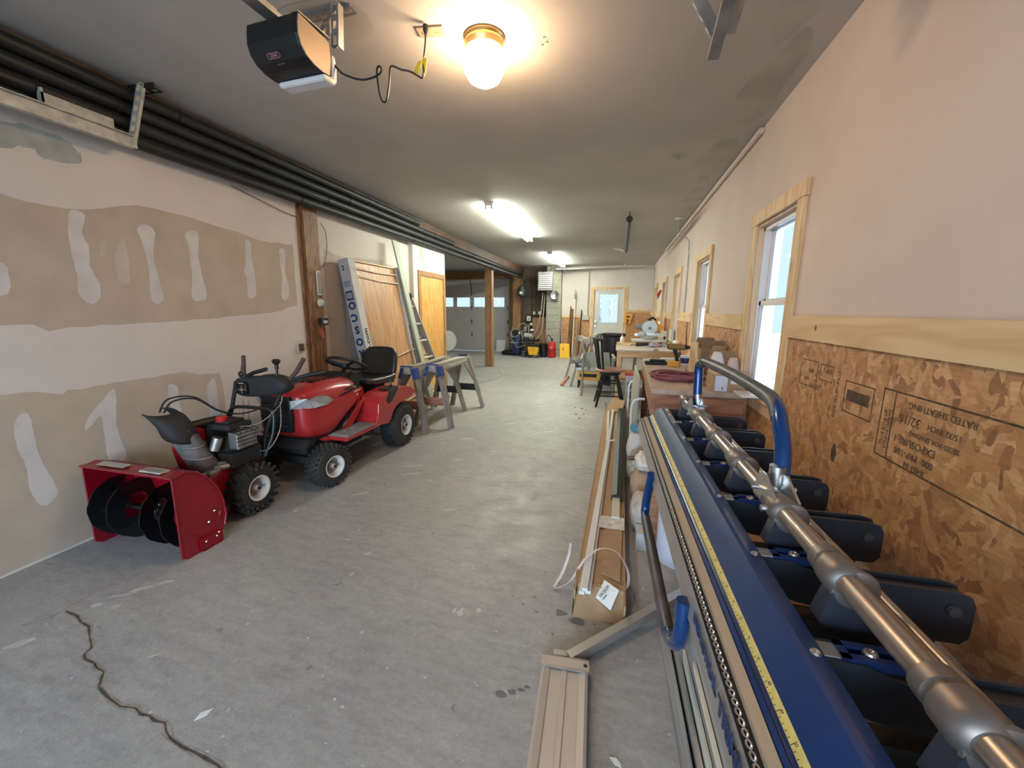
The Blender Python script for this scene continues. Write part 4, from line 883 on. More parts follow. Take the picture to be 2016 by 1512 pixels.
q.tube(cring((.06, -.04, .365), .098), .008, 6); q.build('chute_rib', M_galv, S)
q = MB(); q.lathe((.06, -.03, .32), (0, .1, 1), [(.09, 0), (.105, .01), (.105, .03), (.09, .035), (.09, 0)], 26); q.build('chute_base', M_galv, S)
q = MB(); q.smooth = True
def cap_r(c, r_, dz): return [(c[0]+r_*math.cos(a+R(20)), c[1]+r_*math.sin(a+R(20)), c[2]+dz*math.cos(a+R(20))) for a in ang]
q.ring_loft([cap_r((-.005, -.115, .595), .085, -.045), cap_r((-.015, -.125, .655), .087, -.055), cap_r((-.045, -.145, .715), .086, -.035), cap_r((-.075, -.165, .75), .076, -.012)], False, False)
o = q.build('chute_deflector', M_blackm, S); sm = o.modifiers.new('solid', 'SOLIDIFY'); sm.thickness = .006
q = MB(); q.lathe((.055, -.14, .615), (.75, -.6, 0), [(.008, 0), (.008, .006), (0, .009)], 10); q.build('deflector_bolt', M_steel, S)
for k, (dx, dz) in enumerate(((0, 0), (-.035, .012))):
    MB().tube([(-.06+dx, -.15, .74), (-.05+dx, -.10, .80+dz), (.0+dx*.3, -.0, .80+dz), (.06, .10, .70+dz*.3), (.12, .22, .66), (.22, .36, .70)], .005, 7, sub=6).build('control_cable', M_black, S)
# handles, dash panel and levers
for s_, x0 in ((-1, -.17), (1, .17)):
    q = MB(); q.tube([(x0, .26, .22), (x0, .33, .50), (x0+.035+s_*.015, .37, .66), (x0+.05+s_*.04, .42, .79), (x0+.06+s_*.04, .43, .83)], .0135, 10); q.build('handle_tube', M_black, S)
q = MB(); q.tube([(-.20, .30, .36), (-.14, .28, .50), (-.10, .29, .62), (-.06, .30, .668), (.02, .30, .680), (.20, .30, .680), (.262, .30, .668), (.285, .30, .62), (.28, .28, .50), (.24, .24, .36)], .0125, 10, sub=4); q.build('guard_bar', M_black, S)
q = MB(); q.smooth = True
pr = [(-.13, .85), (-.03, .885), (.08, .875), (.13, .90), (.25, .905), (.36, .87), (.36, .80), (.30, .765), (.22, .755), (.05, .73), (-.06, .73), (-.12, .765)]
pr = [(x-.02, z) for x, z in pr]
def prr(y, k): cx, cz = .10, .81; return [(cx+(x-cx)*k, y, cz+(z-cz)*k) for x, z in pr]
q.ring_loft([prr(.36, .80), prr(.37, .95), prr(.40, 1.0), prr(.46, 1.0), prr(.49, .93)]); q.smooth = False
q.build('control_panel', M_blackm, S, sub=1)
q = MB(); q.box(-.06, .03, .352, .362, .758, .85, bev=.02); q.build('panel_recess', M_black, S)
q = MB(); q.box(-.045, .0, .346, .353, .835, .842); q.build('panel_mark', mat('pinkish_label', (.50, .30, .32), .5), S)
q = MB(); q.lathe((-.01, .335, .795), (0, 1, 0), [(0, 0), (.012, 0), (.012, .02), (0, .02)], 10); q.beam((-.045, .34, .795), (.03, .34, .795), .006, .006); q.beam((-.01, .34, .762), (-.01, .34, .828), .006, .006, (1, 0, 0)); q.build('throttle_cross', M_steel, S)
q = MB(); q.tube([(-.05, .40, .87), (-.045, .40, .93), (-.04, .40, .96)], .016, 10); q.tube([(-.04, .40, .95), (-.03, .40, 1.03)], [.014, .013], 10); q.build('clutch_lever', M_brown, S)
q = MB(); q.tube([(-.05, .41, .87), (.02, .42, .905), (.13, .43, .935)], .0145, 10); q.sphere((-.06, .40, .895), .026); q.build('hand_grip', M_black, S)
q = MB(); q.tube([(.33, .42, .87), (.38, .44, .93), (.43, .46, 1.02)], [.012, .016, .015], 10); q.build('clutch_lever', M_brown, S)
q = MB(); q.tube([(.34, .44, .865), (.42, .50, .895), (.52, .56, .915)], .0155, 10); q.build('hand_grip', M_black, S)
q = MB(); q.tube([(.345, .43, .84), (.40, .46, .87), (.42, .48, .85)], .009, 8); q.build('brake_lever', M_blackm, S)
q = MB(); q.cyl((.245, .40, .89), (.25, .40, .955), .008, seg=8); q.lathe((.25, .40, .945), (0, 0, 1), [(0, 0), (.014, 0), (.012, .03), (.025, .045), (.028, .06), (.02, .07), (0, .072)], 14); q.build('shift_knob', M_black, S)
for k in range(2): MB().tube([(-.02+k*.045, .35, .72), (.0+k*.045, .30, .40)], .003, 5).build('control_rod', M_galv, S)
q = MB(); q.tube([(.16, .10, .60), (.24, .22, .60), (.31, .33, .70), (.30, .37, .76)], .003, 6, sub=5); q.tube([(.29, .36, .72), (.33, .30, .55), (.28, .25, .42), (.22, .22, .40)], .003, 6, sub=5); q.build('thin_cable', M_galv, S)
make_wheel(S, (.21, .14, .172), .165, .125, .082, side=1, lugs='snow'); make_wheel(S, (-.21, .14, .172), .165, .125, .082, side=-1, lugs='snow')
# ---------------------------------------------------------------- strapped door unit leaning on the wall
Dp = thing('boxed_door_unit', 'boxed prehung wooden door strapped in white cartons leaning on the left wall', 'boxed door', (0, 0, 0))
LEN = 1.93; a_ = math.atan2(.325, 1.86)
LM = Matrix.Translation((-2.475, 3.85, 0)) @ Matrix.Rotation(-a_, 4, 'Y')   # local: x thickness, y width, z up the lean
Dp.matrix_world = LM
MB().box(-.115, -.01, .012, .135, .0, LEN).build('carton', [M_cardw], Dp)
q = MB(); q.box(-.118, -.005, .002, .012, 0, LEN, bev=.001); q.box(-.11, -.01, .03, .12, LEN-.002, LEN+.005, rot=(R(-5), 0, 0)); q.build('carton_side', M_cardg, Dp)
MB().box(-.012, 0., .012, .125, 0, LEN).build('carton_face', M_cardw, Dp)
q = MB(); q.box(-.115, -.03, .16, 1.0, .01, LEN-.02); q.build('door_slab', M_lauan, Dp)
q = MB(); q.box(-.115, 0., 1.0, 1.10, 0, LEN); q.build('carton', M_cardw, Dp)
q = MB(); q.box(-.10, -.012, .13, 1.0, LEN-.02, LEN-.005); q.build('head_strip', M_pineY, Dp)
for z, s0, s1 in ((LEN-.09, .0, -.01), (LEN-.19, .02, -.02), (.80, -.05, .06), (.22, -.02, .05)):
    MB().tube([(.004, .01, z+s0), (-.005, .14, z+s0), (-.02, .55, z+(s0+s1)/2-.015), (-.004, 1.0, z+s1), (.003, 1.10, z+s1)], .006, 6).build('strap', M_strap, Dp)
q = MB()
BT = Matrix(((0, 0, 0, 0),)*4)
def side_txt(t_, size, xc, z): # letters on the carton side, turned upside-down, seen from -y
    B_ = Matrix(((1, 0, 0, xc), (0, 0, -1, .0015), (0, 1, 0, z), (0, 0, 0, 1))) @ Matrix.Rotation(PI, 4, 'Z')
    q.text(t_, size, B_, .0006, 'CENTER', .006)
for i, ch in enumerate('BROSCO'): side_txt(ch, .112, -.06, .81+i*.132)
q.build('lettering', M_ink, Dp)
q = MB(); q.box(-.105, -.02, -.0006, .001, LEN-.44, LEN-.34); q.mi = 1; q.box(-.095, -.03, -.0012, -.0006, LEN-.42, LEN-.36); q.mi = 0
for k in range(3): q.box(-.105, -.02, -.0006, .001, LEN-.29+k*.022, LEN-.283+k*.022)
q.box(-.08, -.06, -.0006, .001, LEN-.12, LEN-.10); q.box(-.08, -.06, -.0006, .001, LEN-.09, LEN-.07); q.build('print_mark', [M_ink, M_grey], Dp)
def face_txt(t_, size, yc, z): # reads bottom to top on the room-side face
    B_ = Matrix(((0, 0, 1, .0008), (1, 0, 0, yc), (0, 1, 0, z), (0, 0, 0, 1))) @ Matrix.Rotation(PI/2, 4, 'Z')
    q.text(t_, size, B_, .0005, 'LEFT', .002)
q = MB(); face_txt('brosco.com', .10, .10, .70); q.build('lettering', M_inkb, Dp)
q = MB(); face_txt('QUALITY MILLWORK PRODUCTS', .058, 1.07, .30); q.build('lettering', M_inkb, Dp)
# boards and ladders beside it
def leaner(name, label, cat, p0, p1, w_, t_, m_, up=(1, 0, .2)):
    return tag(MB().beam(p0, p1, w_, t_, up).build(name, m_), label, cat)
leaner('leaning_board', 'long pale green board leaning slantwise in front of the ladder', 'board', (-2.42, 5.03, .0), (-2.835, 4.87, 2.24), .10, .02, mat('pale_green_board', (.43, .47, .385), .6))
leaner('leaning_board', 'dark narrow board leaning between the door unit and the ladder', 'board', (-2.66, 5.02, 0), (-2.89, 5.0, 1.52), .05, .03, M_dwood)
leaner('leaning_board', 'grey narrow board leaning against the dark narrow board', 'board', (-2.62, 5.10, 0), (-2.88, 5.055, 1.45), .03, .03, M_greyw)
Ld = thing('aluminium_ladder', 'folding aluminium ladder with hinge knobs leaning by the closet door', 'ladder', (0, 0, 0))
Ld.matrix_world = Matrix.Translation((-2.50, 5.30, 0)) @ Matrix.Rotation(-math.atan2(.38, 1.5), 4, 'Y')
for y0, y1 in ((-.06, -.20), (.44, .06)):
    for dx in (0, -.06): MB().beam((dx, y0, 0), (dx, y1, 1.58), .022, .055, (1, 0, 0)).build('rail', M_alum, Ld)
for k in range(6):
    z = .20+k*.25; f0 = -.06-.14*z/1.58; f1 = .44-.38*z/1.58; MB().cyl((-.0, f0-.03, z), (0, f1+.04, z), .018, seg=10).build('rung', M_alum, Ld)
    MB().cyl((-.06, f0, z+.05), (-.06, f1, z+.05), .014, seg=10).build('rung', M_alum, Ld)
for y in (-.205, .065):
    q = MB(); q.cyl((-.04, y-.02, 1.60), (-.04, y+.02, 1.60), .062, seg=20); q.mi = 1; q.cyl((-.04, y-.026, 1.60), (-.04, y+.026, 1.60), .03, seg=12); q.build('hinge_knob', [M_blackm, M_steel], Ld)
# ---------------------------------------------------------------- saw horses
def sawhorse(loc, rz, label, blue=True):
    t = thing('saw_horse', label, 'saw horse', loc, rz, 'grey saw horses')
    q = MB(); q.box(-.045, .045, -.53, .53, .655, .74, bev=.004); q.build('top_beam', M_greywy, t)
    q = MB(); q.box(.045, .062, -.47, .47, .655, .69); q.box(-.062, -.045, -.47, .47, .655, .69); q.build('side_cleat', M_greywy, t)
    for sx in (-1, 1):
        for sy in (-1, 1):
            q = MB(); q.beam((sx*.235, sy*.545, .0), (sx*.062, sy*.47, .72), .085, .035, (sx*1., sy*.1, .25)); o = q.build('leg', M_greyw, t)
            q = MB(); q.prism([(sx*.05, sy*.30, .65), (sx*.05, sy*.47, .66), (sx*.14, sy*.49, .40), (sx*.12, sy*.47, .40)], (sx*.018, 0, .004)); q.build('gusset', M_greyw, t)
            if blue and sy < 0:
                q = MB(); q.beam((sx*.098, sy*.487, .60), (sx*.068, sy*.474, .715), .088, .038, (sx*1., sy*.1, .25)); q.build('painted_end', M_bpaint, t)
    for sy in (-1, 1): MB().beam((-.17, sy*.50, .30), (.17, sy*.50, .30), .022, .09).build('cross_brace', M_dwood if sy < 0 else M_blackm, t)
    if blue: MB().box(-.07, .07, -.545, -.50, .735, .747).build('painted_cap', M_bpaint, t)
    return t
sawhorse((-2.22, 4.52, 0), R(-2), 'grey saw horse nearest the tractor seat, blue-painted near end')
sawhorse((-2.035, 4.76, 0), R(-1), 'grey saw horse on the aisle side of the pair, blue-painted near end')
tag(MB().lathe((-2.05, 5.22, .742), (0, 0, 1), [(0, 0), (.06, 0), (.075, .012), (.07, .02), (0, .022)], 14).build('blue_disc', M_navyd), 'dark blue lid lying on the far end of the aisle side saw horse', 'lid')
tag(MB().beam((-2.14, 4.35, .752), (-2.2, 4.95, .752), .05, .02).build('loose_strip', M_greywy), 'loose grey strip lying across the tops of the saw horses', 'strip')
tag(MB().tube([(-2.7, 9.2, .004), (-2.5, 8.6, .004), (-2.3, 8.1, .004), (-2.35, 7.5, .004), (-2.6, 6.9, .004)], .004, 5, sub=6).build('thin_wire', M_grey), 'thin grey cord lying on the floor by the middle post', 'cord')
# ---------------------------------------------------------------- metal brake along the right (local -y runs towards the camera)
B = thing('sheet_metal_brake', 'long blue sheet metal bending brake with silver pipe and dark arms along the right', 'metal brake', (.175, 2.42, 0), .026)
LB = 3.4
q = MB(); q.prism([(u, 0, z) for u, z in ((.026, .752), (.032, .760), (.038, .754), (.042, .757), (.098, .813), (.106, .816), (.134, .812), (.134, .806), (.104, .808), (.044, .745), (.026, .744))], (0, -LB, 0)); q.build('hinge_board', M_navy, B)
q = MB(); q.prism([(.0435, -.004, .7590), (.0535, -.004, .7690), (.0535, -.004, .7696), (.0435, -.004, .7596)], (0, -LB+.01, 0))
q.build('measuring_tape', M_tape, B)
q = MB()
for k in range(330):
    y = -.02-k*.01; w_ = .0065 if k % 5 == 0 else .0035
    q.poly([(.0437, y, .7600), (.0437+w_*.7, y, .7600+w_*.7), (.0437+w_*.7, y-.0012, .7600+w_*.7), (.0437, y-.0012, .7600)])
for k in range(70):
    y = -.035-k*.0254*1.9
    if y < -LB+.1: break
    Bm = Matrix.Translation((.0475, y, .7637)) @ Matrix.Rotation(R(-45), 4, 'Y') @ Matrix.Rotation(R(-90), 4, 'Z')
    q.text(str(k+12), .0075, Bm, .0001)
q.build('tape_marks', M_inkb, B)
q = MB(); q.prism([(.074, -1.3, .792), (.0765, -1.3, .7955), (.079, -1.3, .797)], (0, -.001, 0)); q.bm.free()
q = MB(); q.prism([(u, -.005, z) for u, z in ((.004, .742), (.006, .750), (.024, .753), (.024, .742))], (0, -LB+.02, 0)); q.build('edge_strip', M_tanstrip, B)
q = MB(); q.box(-.016, .004, -LB, -.005, .728, .741); q.build('hinge_channel', M_black, B)
q = MB()
n = 150
for k in range(n):
    y = -.02-k*.0165; q.tube([(-.007+.0035*math.cos(a), y+.0065*math.sin(a), .743) for a in [j*PI/5 for j in range(11)]], .0018, 5, False)
o = q.build('hinge_links', M_steel, B); o['kind'] = 'stuff'
q = MB(); q.prism([(u, -.002, z) for u, z in ((-.016, .74), (-.012, .74), (-.016, .672), (-.020, .668), (-.024, .672))], (0, -LB, 0)); q.build('face_rail', M_alum, B)
q = MB()
FT = Matrix.Translation((-.0215, 0, .690)) @ Matrix(((0, 0, -1, 0), (-1, 0, 0, 0), (0, 1, 0, 0), (0, 0, 0, 1)))
q.text('INDUSTRIAL', .033, Matrix.Translation((-.0008, -1.575, .010)) @ FT, .0006, 'LEFT', .0008); q.build('lettering', M_ink, B)
MB().text('TRIMMASTER', .046, Matrix.Translation((-.0008, -1.772, .004)) @ FT, .0006, 'LEFT', .0012).build('lettering', M_ink, B)
AY = [.0, -.26, -.555, -.85, -1.14, -1.435, -1.72, -2.0, -2.3]
for i, y in enumerate(AY):
    q = MB(); pf = [(.12, .80), (.20, .80), (.26, .776), (.52, .775), (.545, .768), (.555, .748), (.555, .672), (.54, .655), (.46, .655), (.30, .69), (.22, .70), (.10, .735)]
    q.prism([(u, y-.024, z) for u, z in pf], (0, .007, 0), bev=0); q.prism([(u, y+.017, z) for u, z in pf], (0, .007, 0)); q.box(.11, .54, y-.017, y+.017, .70, .765)
    a_ = q.build('arm', M_cast, B)
    for s_ in (-1, 1): MB().cyl((.515, y+s_*.026, .735), (.515, y+s_*.034, .735), .014, .012, 12).build('pivot_bolt', M_grip, a_)
    if i > 0:
        q = MB(); q.box(.165, .275, y-.020, y-.008, .790, .806); q.box(.165, .275, y+.008, y+.020, .790, .806); q.box(.165, .18, y-.02, y+.02, .790, .806); q.build('slide_plate', M_navyd, a_)
        MB().lathe((.215, y, .798), (0, 0, 1), [(.012, -.004), (.012, .006), (.009, .011), (.004, .0125), (0, .010)], 14).build('bolt', M_steel, a_)
        MB().box(.132, .17, y-.016, y+.016, .795, .802, bev=.002).build('spacer', M_galv, a_)
for y in (.0-.02, -.13, -.28, -.54, -.83, -1.12, -1.42, -1.70, -1.98):
    MB().lathe((.121, y-.05, .812), (0, 0, 1), [(.0085, 0), (.0085, .003), (.006, .0062), (.002, .0065), (0, .005)], 14).build('rivet', M_steel, B)
# locking pipe with couplings
def PX(s): return (.208+.0*s, s, .880)
q = MB(); q.cyl((.208, -.10+.03, .880), (.208, -LB, .880), .0205, seg=24); q.build('pipe', M_pewter, B)
for i, y in enumerate((-.17, -.53-.26, -1.02, -1.285, -1.53, -1.80, -2.1, -2.4)):
    pass
CY = [-.06, -.40, -.68, -.97, -1.30, -1.56, -1.84, -2.12]
for y in CY:
    q = MB(); q.lathe((.208, y, .880), (0, -1, 0), [(.0205, 0), (.029, .003), (.030, .026), (.0275, .030), (.0275, .036), (.033, .040), (.0345, .070), (.0325, .080), (.028, .088), (.0225, .092), (.0205, .092)], 28); q.build('coupling', M_pewterd, B)
    q = MB(); q.lathe((.222, y-.078, .868), (0, -1, 0), [(.030, 0), (.038, .002), (.040, .006), (.038, .011), (.030, .014)], 24); q.build('cam_ring', M_pewterd, B)
    q = MB(); q.prism([(.190, y-.09, .872), (.170, y-.09, .80), (.20, y-.09, .775), (.262, y-.09, .765), (.25, y-.09, .83), (.228, y-.09, .86)], (0, .035, 0)); q.build('cam_link', M_cast, B)
for u, z, y0, y1, r_ in ((.262, .846, -.33, -LB, .009), (.287, .838, -.62, -LB, .010), (.305, .812, -.2, -LB, .008)):
    MB().cyl((u, y0, z), (u, y1, z), r_, seg=12).build('tie_rod', M_pewter, B)
# upper U handle and brackets
hp = [(.225, -.30, .895), (.223, -.29, 1.0), (.222, -.285, 1.09), (.225, -.31, 1.115), (.24, -.36, 1.122), (.255, -.70, 1.12), (.265, -1.02, 1.105), (.262, -1.12, 1.09), (.25, -1.19, 1.05), (.245, -1.24, .985), (.235, -1.27, .905)]
H = MB(); H.tube(hp, .0205, 18, sub=4); o = H.build('lift_handle', M_blueh, B)
q = MB(); q.tube([(.224, -.305, 1.108), (.228, -.325, 1.119), (.24, -.36, 1.124), (.255, -.70, 1.121), (.2645, -1.0, 1.107), (.2625, -1.10, 1.095), (.253, -1.17, 1.062)], .0217, 18, sub=4); q.build('foam_grip', M_grip, o)
for y in (-.30, -1.27):
    q = MB(); q.lathe((.208, y+.03, .880), (0, -1, 0), [(.021, 0), (.027, .002), (.027, .055), (.021, .057)], 20); q.prism([(.18, y+.02, .90), (.18, y-.10, .86), (.185, y-.11, .905), (.19, y-.02, .94), (.195, y+.02, .935)], (.006, 0, 0)); q.prism([(.23, y+.02, .90), (.23, y-.10, .86), (.235, y-.11, .905), (.24, y-.02, .94), (.245, y+.02, .935)], (.006, 0, 0)); q.cyl((.226, y, .90), (.225, y, .96), .0195, seg=14); q.build('handle_bracket', M_steel, B)
    q = MB(); q.cyl((.165, y-.01, .90), (.27, y-.01, .90), .006, seg=8); q.lathe((.172, y-.08, .873), (-1, 0, 0), [(.009, -.004), (.009, .006), (0, .008)], 8); q.build('bracket_bolt', M_steel, B)
# lower U handle on the bending board
hp = [(-.028, -.80, .715), (-.034, -.76, .62), (-.038, -.745, .545), (-.040, -.79, .520), (-.040, -1.02, .520), (-.038, -1.20, .512), (-.036, -1.34, .505), (-.034, -1.43, .520), (-.032, -1.49, .565), (-.031, -1.515, .62), (-.030, -1.515, .70)]
o = MB().tube(hp, .0175, 16, sub=5).build('bending_handle', M_blueh, B)
MB().tube([(-.0405, -.80, .520), (-.040, -.90, .520), (-.040, -1.02, .520), (-.038, -1.20, .512), (-.036, -1.34, .505), (-.0355, -1.40, .511)], .0188, 16, sub=4).build('foam_grip', M_grip, o)
# stand: timber cross pieces and rails under the arms, legs
St = thing('timber_stand', 'brown timber stand carrying the blue brake', 'work stand', (.175, 2.42, 0), .026)
for y in (-.42, -.70, -1.00, -1.28, -1.58, -1.86, -2.18): MB().box(.06, .56, y-.045, y+.045, .56, .60, bev=.003).build('cross_board', M_card if y in (-1.0,) else wood('stand_wood_%d' % int(-y*100), (.26, .14, .07), (.36, .21, .11), 'x', knots=False), St)
for u in (.10, .50):
    MB().box(u-.02, u+.02, -3.2, .04, .475, .558).build('rail', M_dwood, St)
    for y in (-.01, -1.6, -3.0): MB().box(u-.04, u+.04, y-.045, y+.045, 0, .468).build('leg', M_dwood, St)
for y in (-.0, -.26, -.555, -.85, -1.14, -1.435, -1.72, -2.0, -2.3): MB().box(.16, .50, y-.02, y+.02, .602, .654).build('arm_block', M_blackm, St)
tag(MB().box(.26, .52, 1.92, 2.15, .602, .610).build('plastic_tray', M_lgrey), 'grey flat tray lying on the timber stand under the brake arms', 'tray')
# trim pieces standing on edge below the front of the brake
q = thing('metal_trim_bundle', 'bundle of scratched metal trim sheets and pale strips below the brake lettering', 'metal trim', (.275, 2.42, 0), .026)
MB().prism([(-.045, -.85, 0), (-.045, -3.3, 0), (-.108, -3.3, .64), (-.108, -1.50, .64)], (.003, 0, 0)).build('sheet', M_sheet, q)
MB().prism([(-.052, -.80, 0), (-.052, -3.3, 0), (-.078, -3.3, .26), (-.078, -1.02, .26)], (-.003, 0, 0)).build('sheet', M_sheet, q)
MB().beam((-.096, -1.42, .47), (-.094, -3.3, .45), .006, .040, (-.1, 0, 1)).build('pale_strip', M_cream, q)
MB().beam((-.107, -1.56, .575), (-.104, -3.3, .55), .006, .022, (-.1, 0, 1)).build('pale_strip', M_strap, q)
MB().beam((-.088, -1.35, .37), (-.086, -3.3, .34), .006, .05, (-.1, 0, 1)).build('grey_strip', M_alum, q)
# upright roll of white coil stock
t = thing('coil_stock', 'upright roll of pale white sheet metal behind the lower blue handle', 'coil stock', (.405, 2.22, 0))
q = MB(); q.lathe((0, 0, 0), (0, 0, 1), [(.125, 0), (.1255, .25), (.125, .465), (.118, .467), (.115, .46), (.113, .02), (.118, 0)], 48); q.build('roll', M_sheetw, t)
q = MB(); q.tube([(.10*math.cos(a)*(1-a*.012), .10*math.sin(a)*(1-a*.012), .463) for a in [k*PI/14 for k in range(80)]], .0012, 4); q.build('inner_wraps', M_sheetw, t)
# ---------------------------------------------------------------- foreground aluminium plank foot and strut
t = thing('aluminium_stand_leg', 'weathered ribbed aluminium beam lying in the foreground', 'aluminium beam', (-.125, 1.335, 0), R(3))
q = MB(); q.prism([(x, .0, z) for x, z in ((-.085, 0), (-.085, .05), (-.075, .053), (-.055, .050), (-.050, .047), (-.012, .047), (-.008, .050), (.008, .050), (.012, .047), (.050, .047), (.055, .050), (.075, .053), (.085, .05), (.085, 0))], (0, -1.6, 0)); q.build('beam', M_alumW, t)
q = MB(); q.box(-.089, .089, -.045, .004, .050, .058); q.box(-.089, .089, .0, .006, .0, .058); q.mi = 1; q.box(-.089, .089, -.048, -.045, .052, .059); q.mi = 0; q.build('end_cap', [M_alumW, M_steel], t)
MB().lathe((.075, -.022, .058), (0, 0, 1), [(.007, 0), (.007, .002), (.003, .0025), (0, .001)], 12).build('screw', M_blackm, t)
t = thing('square_strut', 'square aluminium tube slanting from the beam end to the brake', 'aluminium tube', (-.115, 1.36, .03))
q = MB(); q.beam((0, 0, 0), (.49, .49, .02), .035, .042); q.build('tube', M_alumB, t)
MB().box(-.06, .0, -.005, .02, -.01, .016, rot=(0, 0, R(5))).build('clip', M_steel, t)
# ---------------------------------------------------------------- long carton with trim strips
t = thing('long_carton', 'long open brown carton on the floor carrying white trim strips', 'carton', (-.015, 1.62, 0), R(-.6))
q = MB(); q.box(-.115, .115, .0, 3.7, .0, .008); q.box(-.115, -.107, .05, 3.7, .0, .10); q.box(.107, .115, .0, 4.2, .0, .10)
q.prism([(-.113, .0, .008), (.113, .0, .008), (.108, .13, .098), (-.100, .10, .098)], (0, .003, .003)); q.box(-.106, .108, .10, 3.7, .080, .098)
q.build('carton', M_card, t, bevel=.002)
q = MB(); q.prism([(.0, .20, .10), (.09, .16, .10), (.105, .9, .10), (.0, .9, .10)], (0, 0, .008)); q.build('flap', M_card, t)
q = MB(); q.prism([(.0, .22, .101), (.05, .17, .099), (.10, .14, .10), (.105, .175, .101), (.05, .195, .1)], (0, 0, .001)); q.build('torn_flap', M_cardd, t)
q = MB(); q.prism([(-.115, y, z) for y, z in ((.0, .0), (.02, .07), (.05, .05), (.07, .10), (.12, .085), (.16, .11), (.22, .09), (.22, .0))], (-.003, 0, 0)); q.build('torn_edge', M_cardd, t)
q = MB(); q.prism([(-.015, .06, .072), (.052, .02, .052), (.085, .085, .108), (.018, .135, .112)], (0, .002, .003)); q.mi = 1
q.build('label', [M_white, M_inkb], t)
q = MB(); LT = Matrix.Translation((.0, .075, .093)) @ Matrix.Rotation(R(32), 4, 'X') @ Matrix.Rotation(R(58), 4, 'Z')
q.text('30C2024', .018, LT @ Matrix.Translation((-.02, -.02, .004)), .0004); q.text('PIECES', .010, LT @ Matrix.Translation((-.02, -.035, .004)), .0004); q.text('12 FT', .010, LT @ Matrix.Translation((.02, .01, .004)), .0004)
q.build('lettering', M_inkb, t)
for j, (xa, xb, l0, z) in enumerate(((-.078, -.02, .03, .106), (-.050, -.008, .04, .106), (-.064, -.015, .03, .124))):
    q = MB(); p0 = (xa, l0, z); q.ring_loft([[(c[0]+dx, c[1], c[2]+dz) for dx, dz in ((-.012, -.008), (.012, -.008), (.012, .008), (-.012, .008))] for c in (V((xa, l0, z)), V((xa+(xb-xa)*.4, 1.3, z)), V((xa+(xb-xa)*.7, 2.1, z)), V((xb-.05*(j == 0), 3.5, z)))])
    tag(q.build('trim_strip', M_strip), ['left white trim strip lying on the carton', 'right white trim strip lying on the carton', 'white trim strip on top of the two others on the carton'][j], 'trim strip', 'white trim strips'); bpy.context.view_layer.objects[-1] if False else None
for o in [o for o in C.objects if o.name.startswith('trim_strip')]: o.matrix_world = Matrix.Translation((-.015, 1.62, 0)) @ Matrix.Rotation(R(-.6), 4, 'Z')
q = MB(); q.ring_loft([[(c[0]+dx, c[1], c[2]+dz) for dx, dz in ((-.036, -.012), (.036, -.012), (.036, .022), (.0, .034), (-.036, .022))] for c in (V((.062, 1.0, .12)), V((.07, 2.2, .12)), V((.085, 3.55, .12)))])
o = tag(q.build('dark_channel', mat('dark_channel', (.016, .019, .016), .5, var=.4, vscale=14)), 'dark green-black channel lying on the right of the carton', 'metal channel'); o.matrix_world = Matrix.Translation((-.015, 1.62, 0)) @ Matrix.Rotation(R(-.6), 4, 'Z')
o2 = MB().box(.035, .083, .74, 1.005, .108, .128).build('channel_end', M_cream, o)
q = MB(); q.box(-.06, .112, .62, .76, .110, .1125); o3 = q.build('film_wrap', M_film, t)
q = MB(); q.box(-.05, .03, 2.2, 2.235, .133, .1345, rot=(0, R(-8), R(30))); q.build('tape', M_film, t)
q = MB(); q.prism([(-.10, 3.5, .105), (.10, 3.5, .105), (.125, 3.75, .20), (-.03, 3.82, .22)], (0, .0, .006)); q.build('end_flap', M_card, t)
pts = [(-.18, 1.98, .14), (-.185, 1.93, .09), (-.21, 1.86, .03), (-.235, 1.79, .006), (-.20, 1.785, .02), (-.15, 1.80, .06), (-.10, 1.86, .13), (-.04, 1.93, .155), (.02, 1.95, .16), (.07, 1.93, .15), (.11, 1.86, .12), (.115, 1.80, .09), (.095, 1.77, .07), (.06, 1.77, .07)]
q = MB(); P_ = spline([V(p) for p in pts], 6)
for a, b in zip(P_, P_[1:]):
    n_ = V((.25, .35, 1)).normalized(); s_ = (b-a).cross(n_).normalized()*.007; q.poly([a+s_, b+s_, b-s_, a-s_])
o = tag(q.build('plastic_strap', M_ribbon), 'loose pinkish white plastic strap looped over the carton', 'strap'); sm = o.modifiers.new('solid', 'SOLIDIFY'); sm.thickness = .0012
for i, (x, y, pts, lb) in enumerate([(-1.29, .85, [(-.013, -.027), (-.019, 0), (.009, .025), (.009, -.002)], 'white sliver of paper on the floor near the crack'), (.295, 1.352, [(-.012, -.008), (.006, -.014), (.012, .006), (-.004, .014), (-.013, .006)], 'small white chip on the floor between the beam and the brake'), (.066, 1.056, [(-.02, .008), (0, .011), (.014, -.004), (.016, -.014), (-.004, -.01)], 'white chip on the floor right of the ribbed aluminium beam'), (-.172, 1.225, [(-.012, 0), (0, .010), (.014, .004), (.010, -.008)], 'pale chip on the floor against the left side of the ribbed beam')]):
    tag(MB().prism([(x+a, y+b, .001) for a, b in pts], (0, 0, .002)).build('paper_chip', M_white), lb, 'debris')
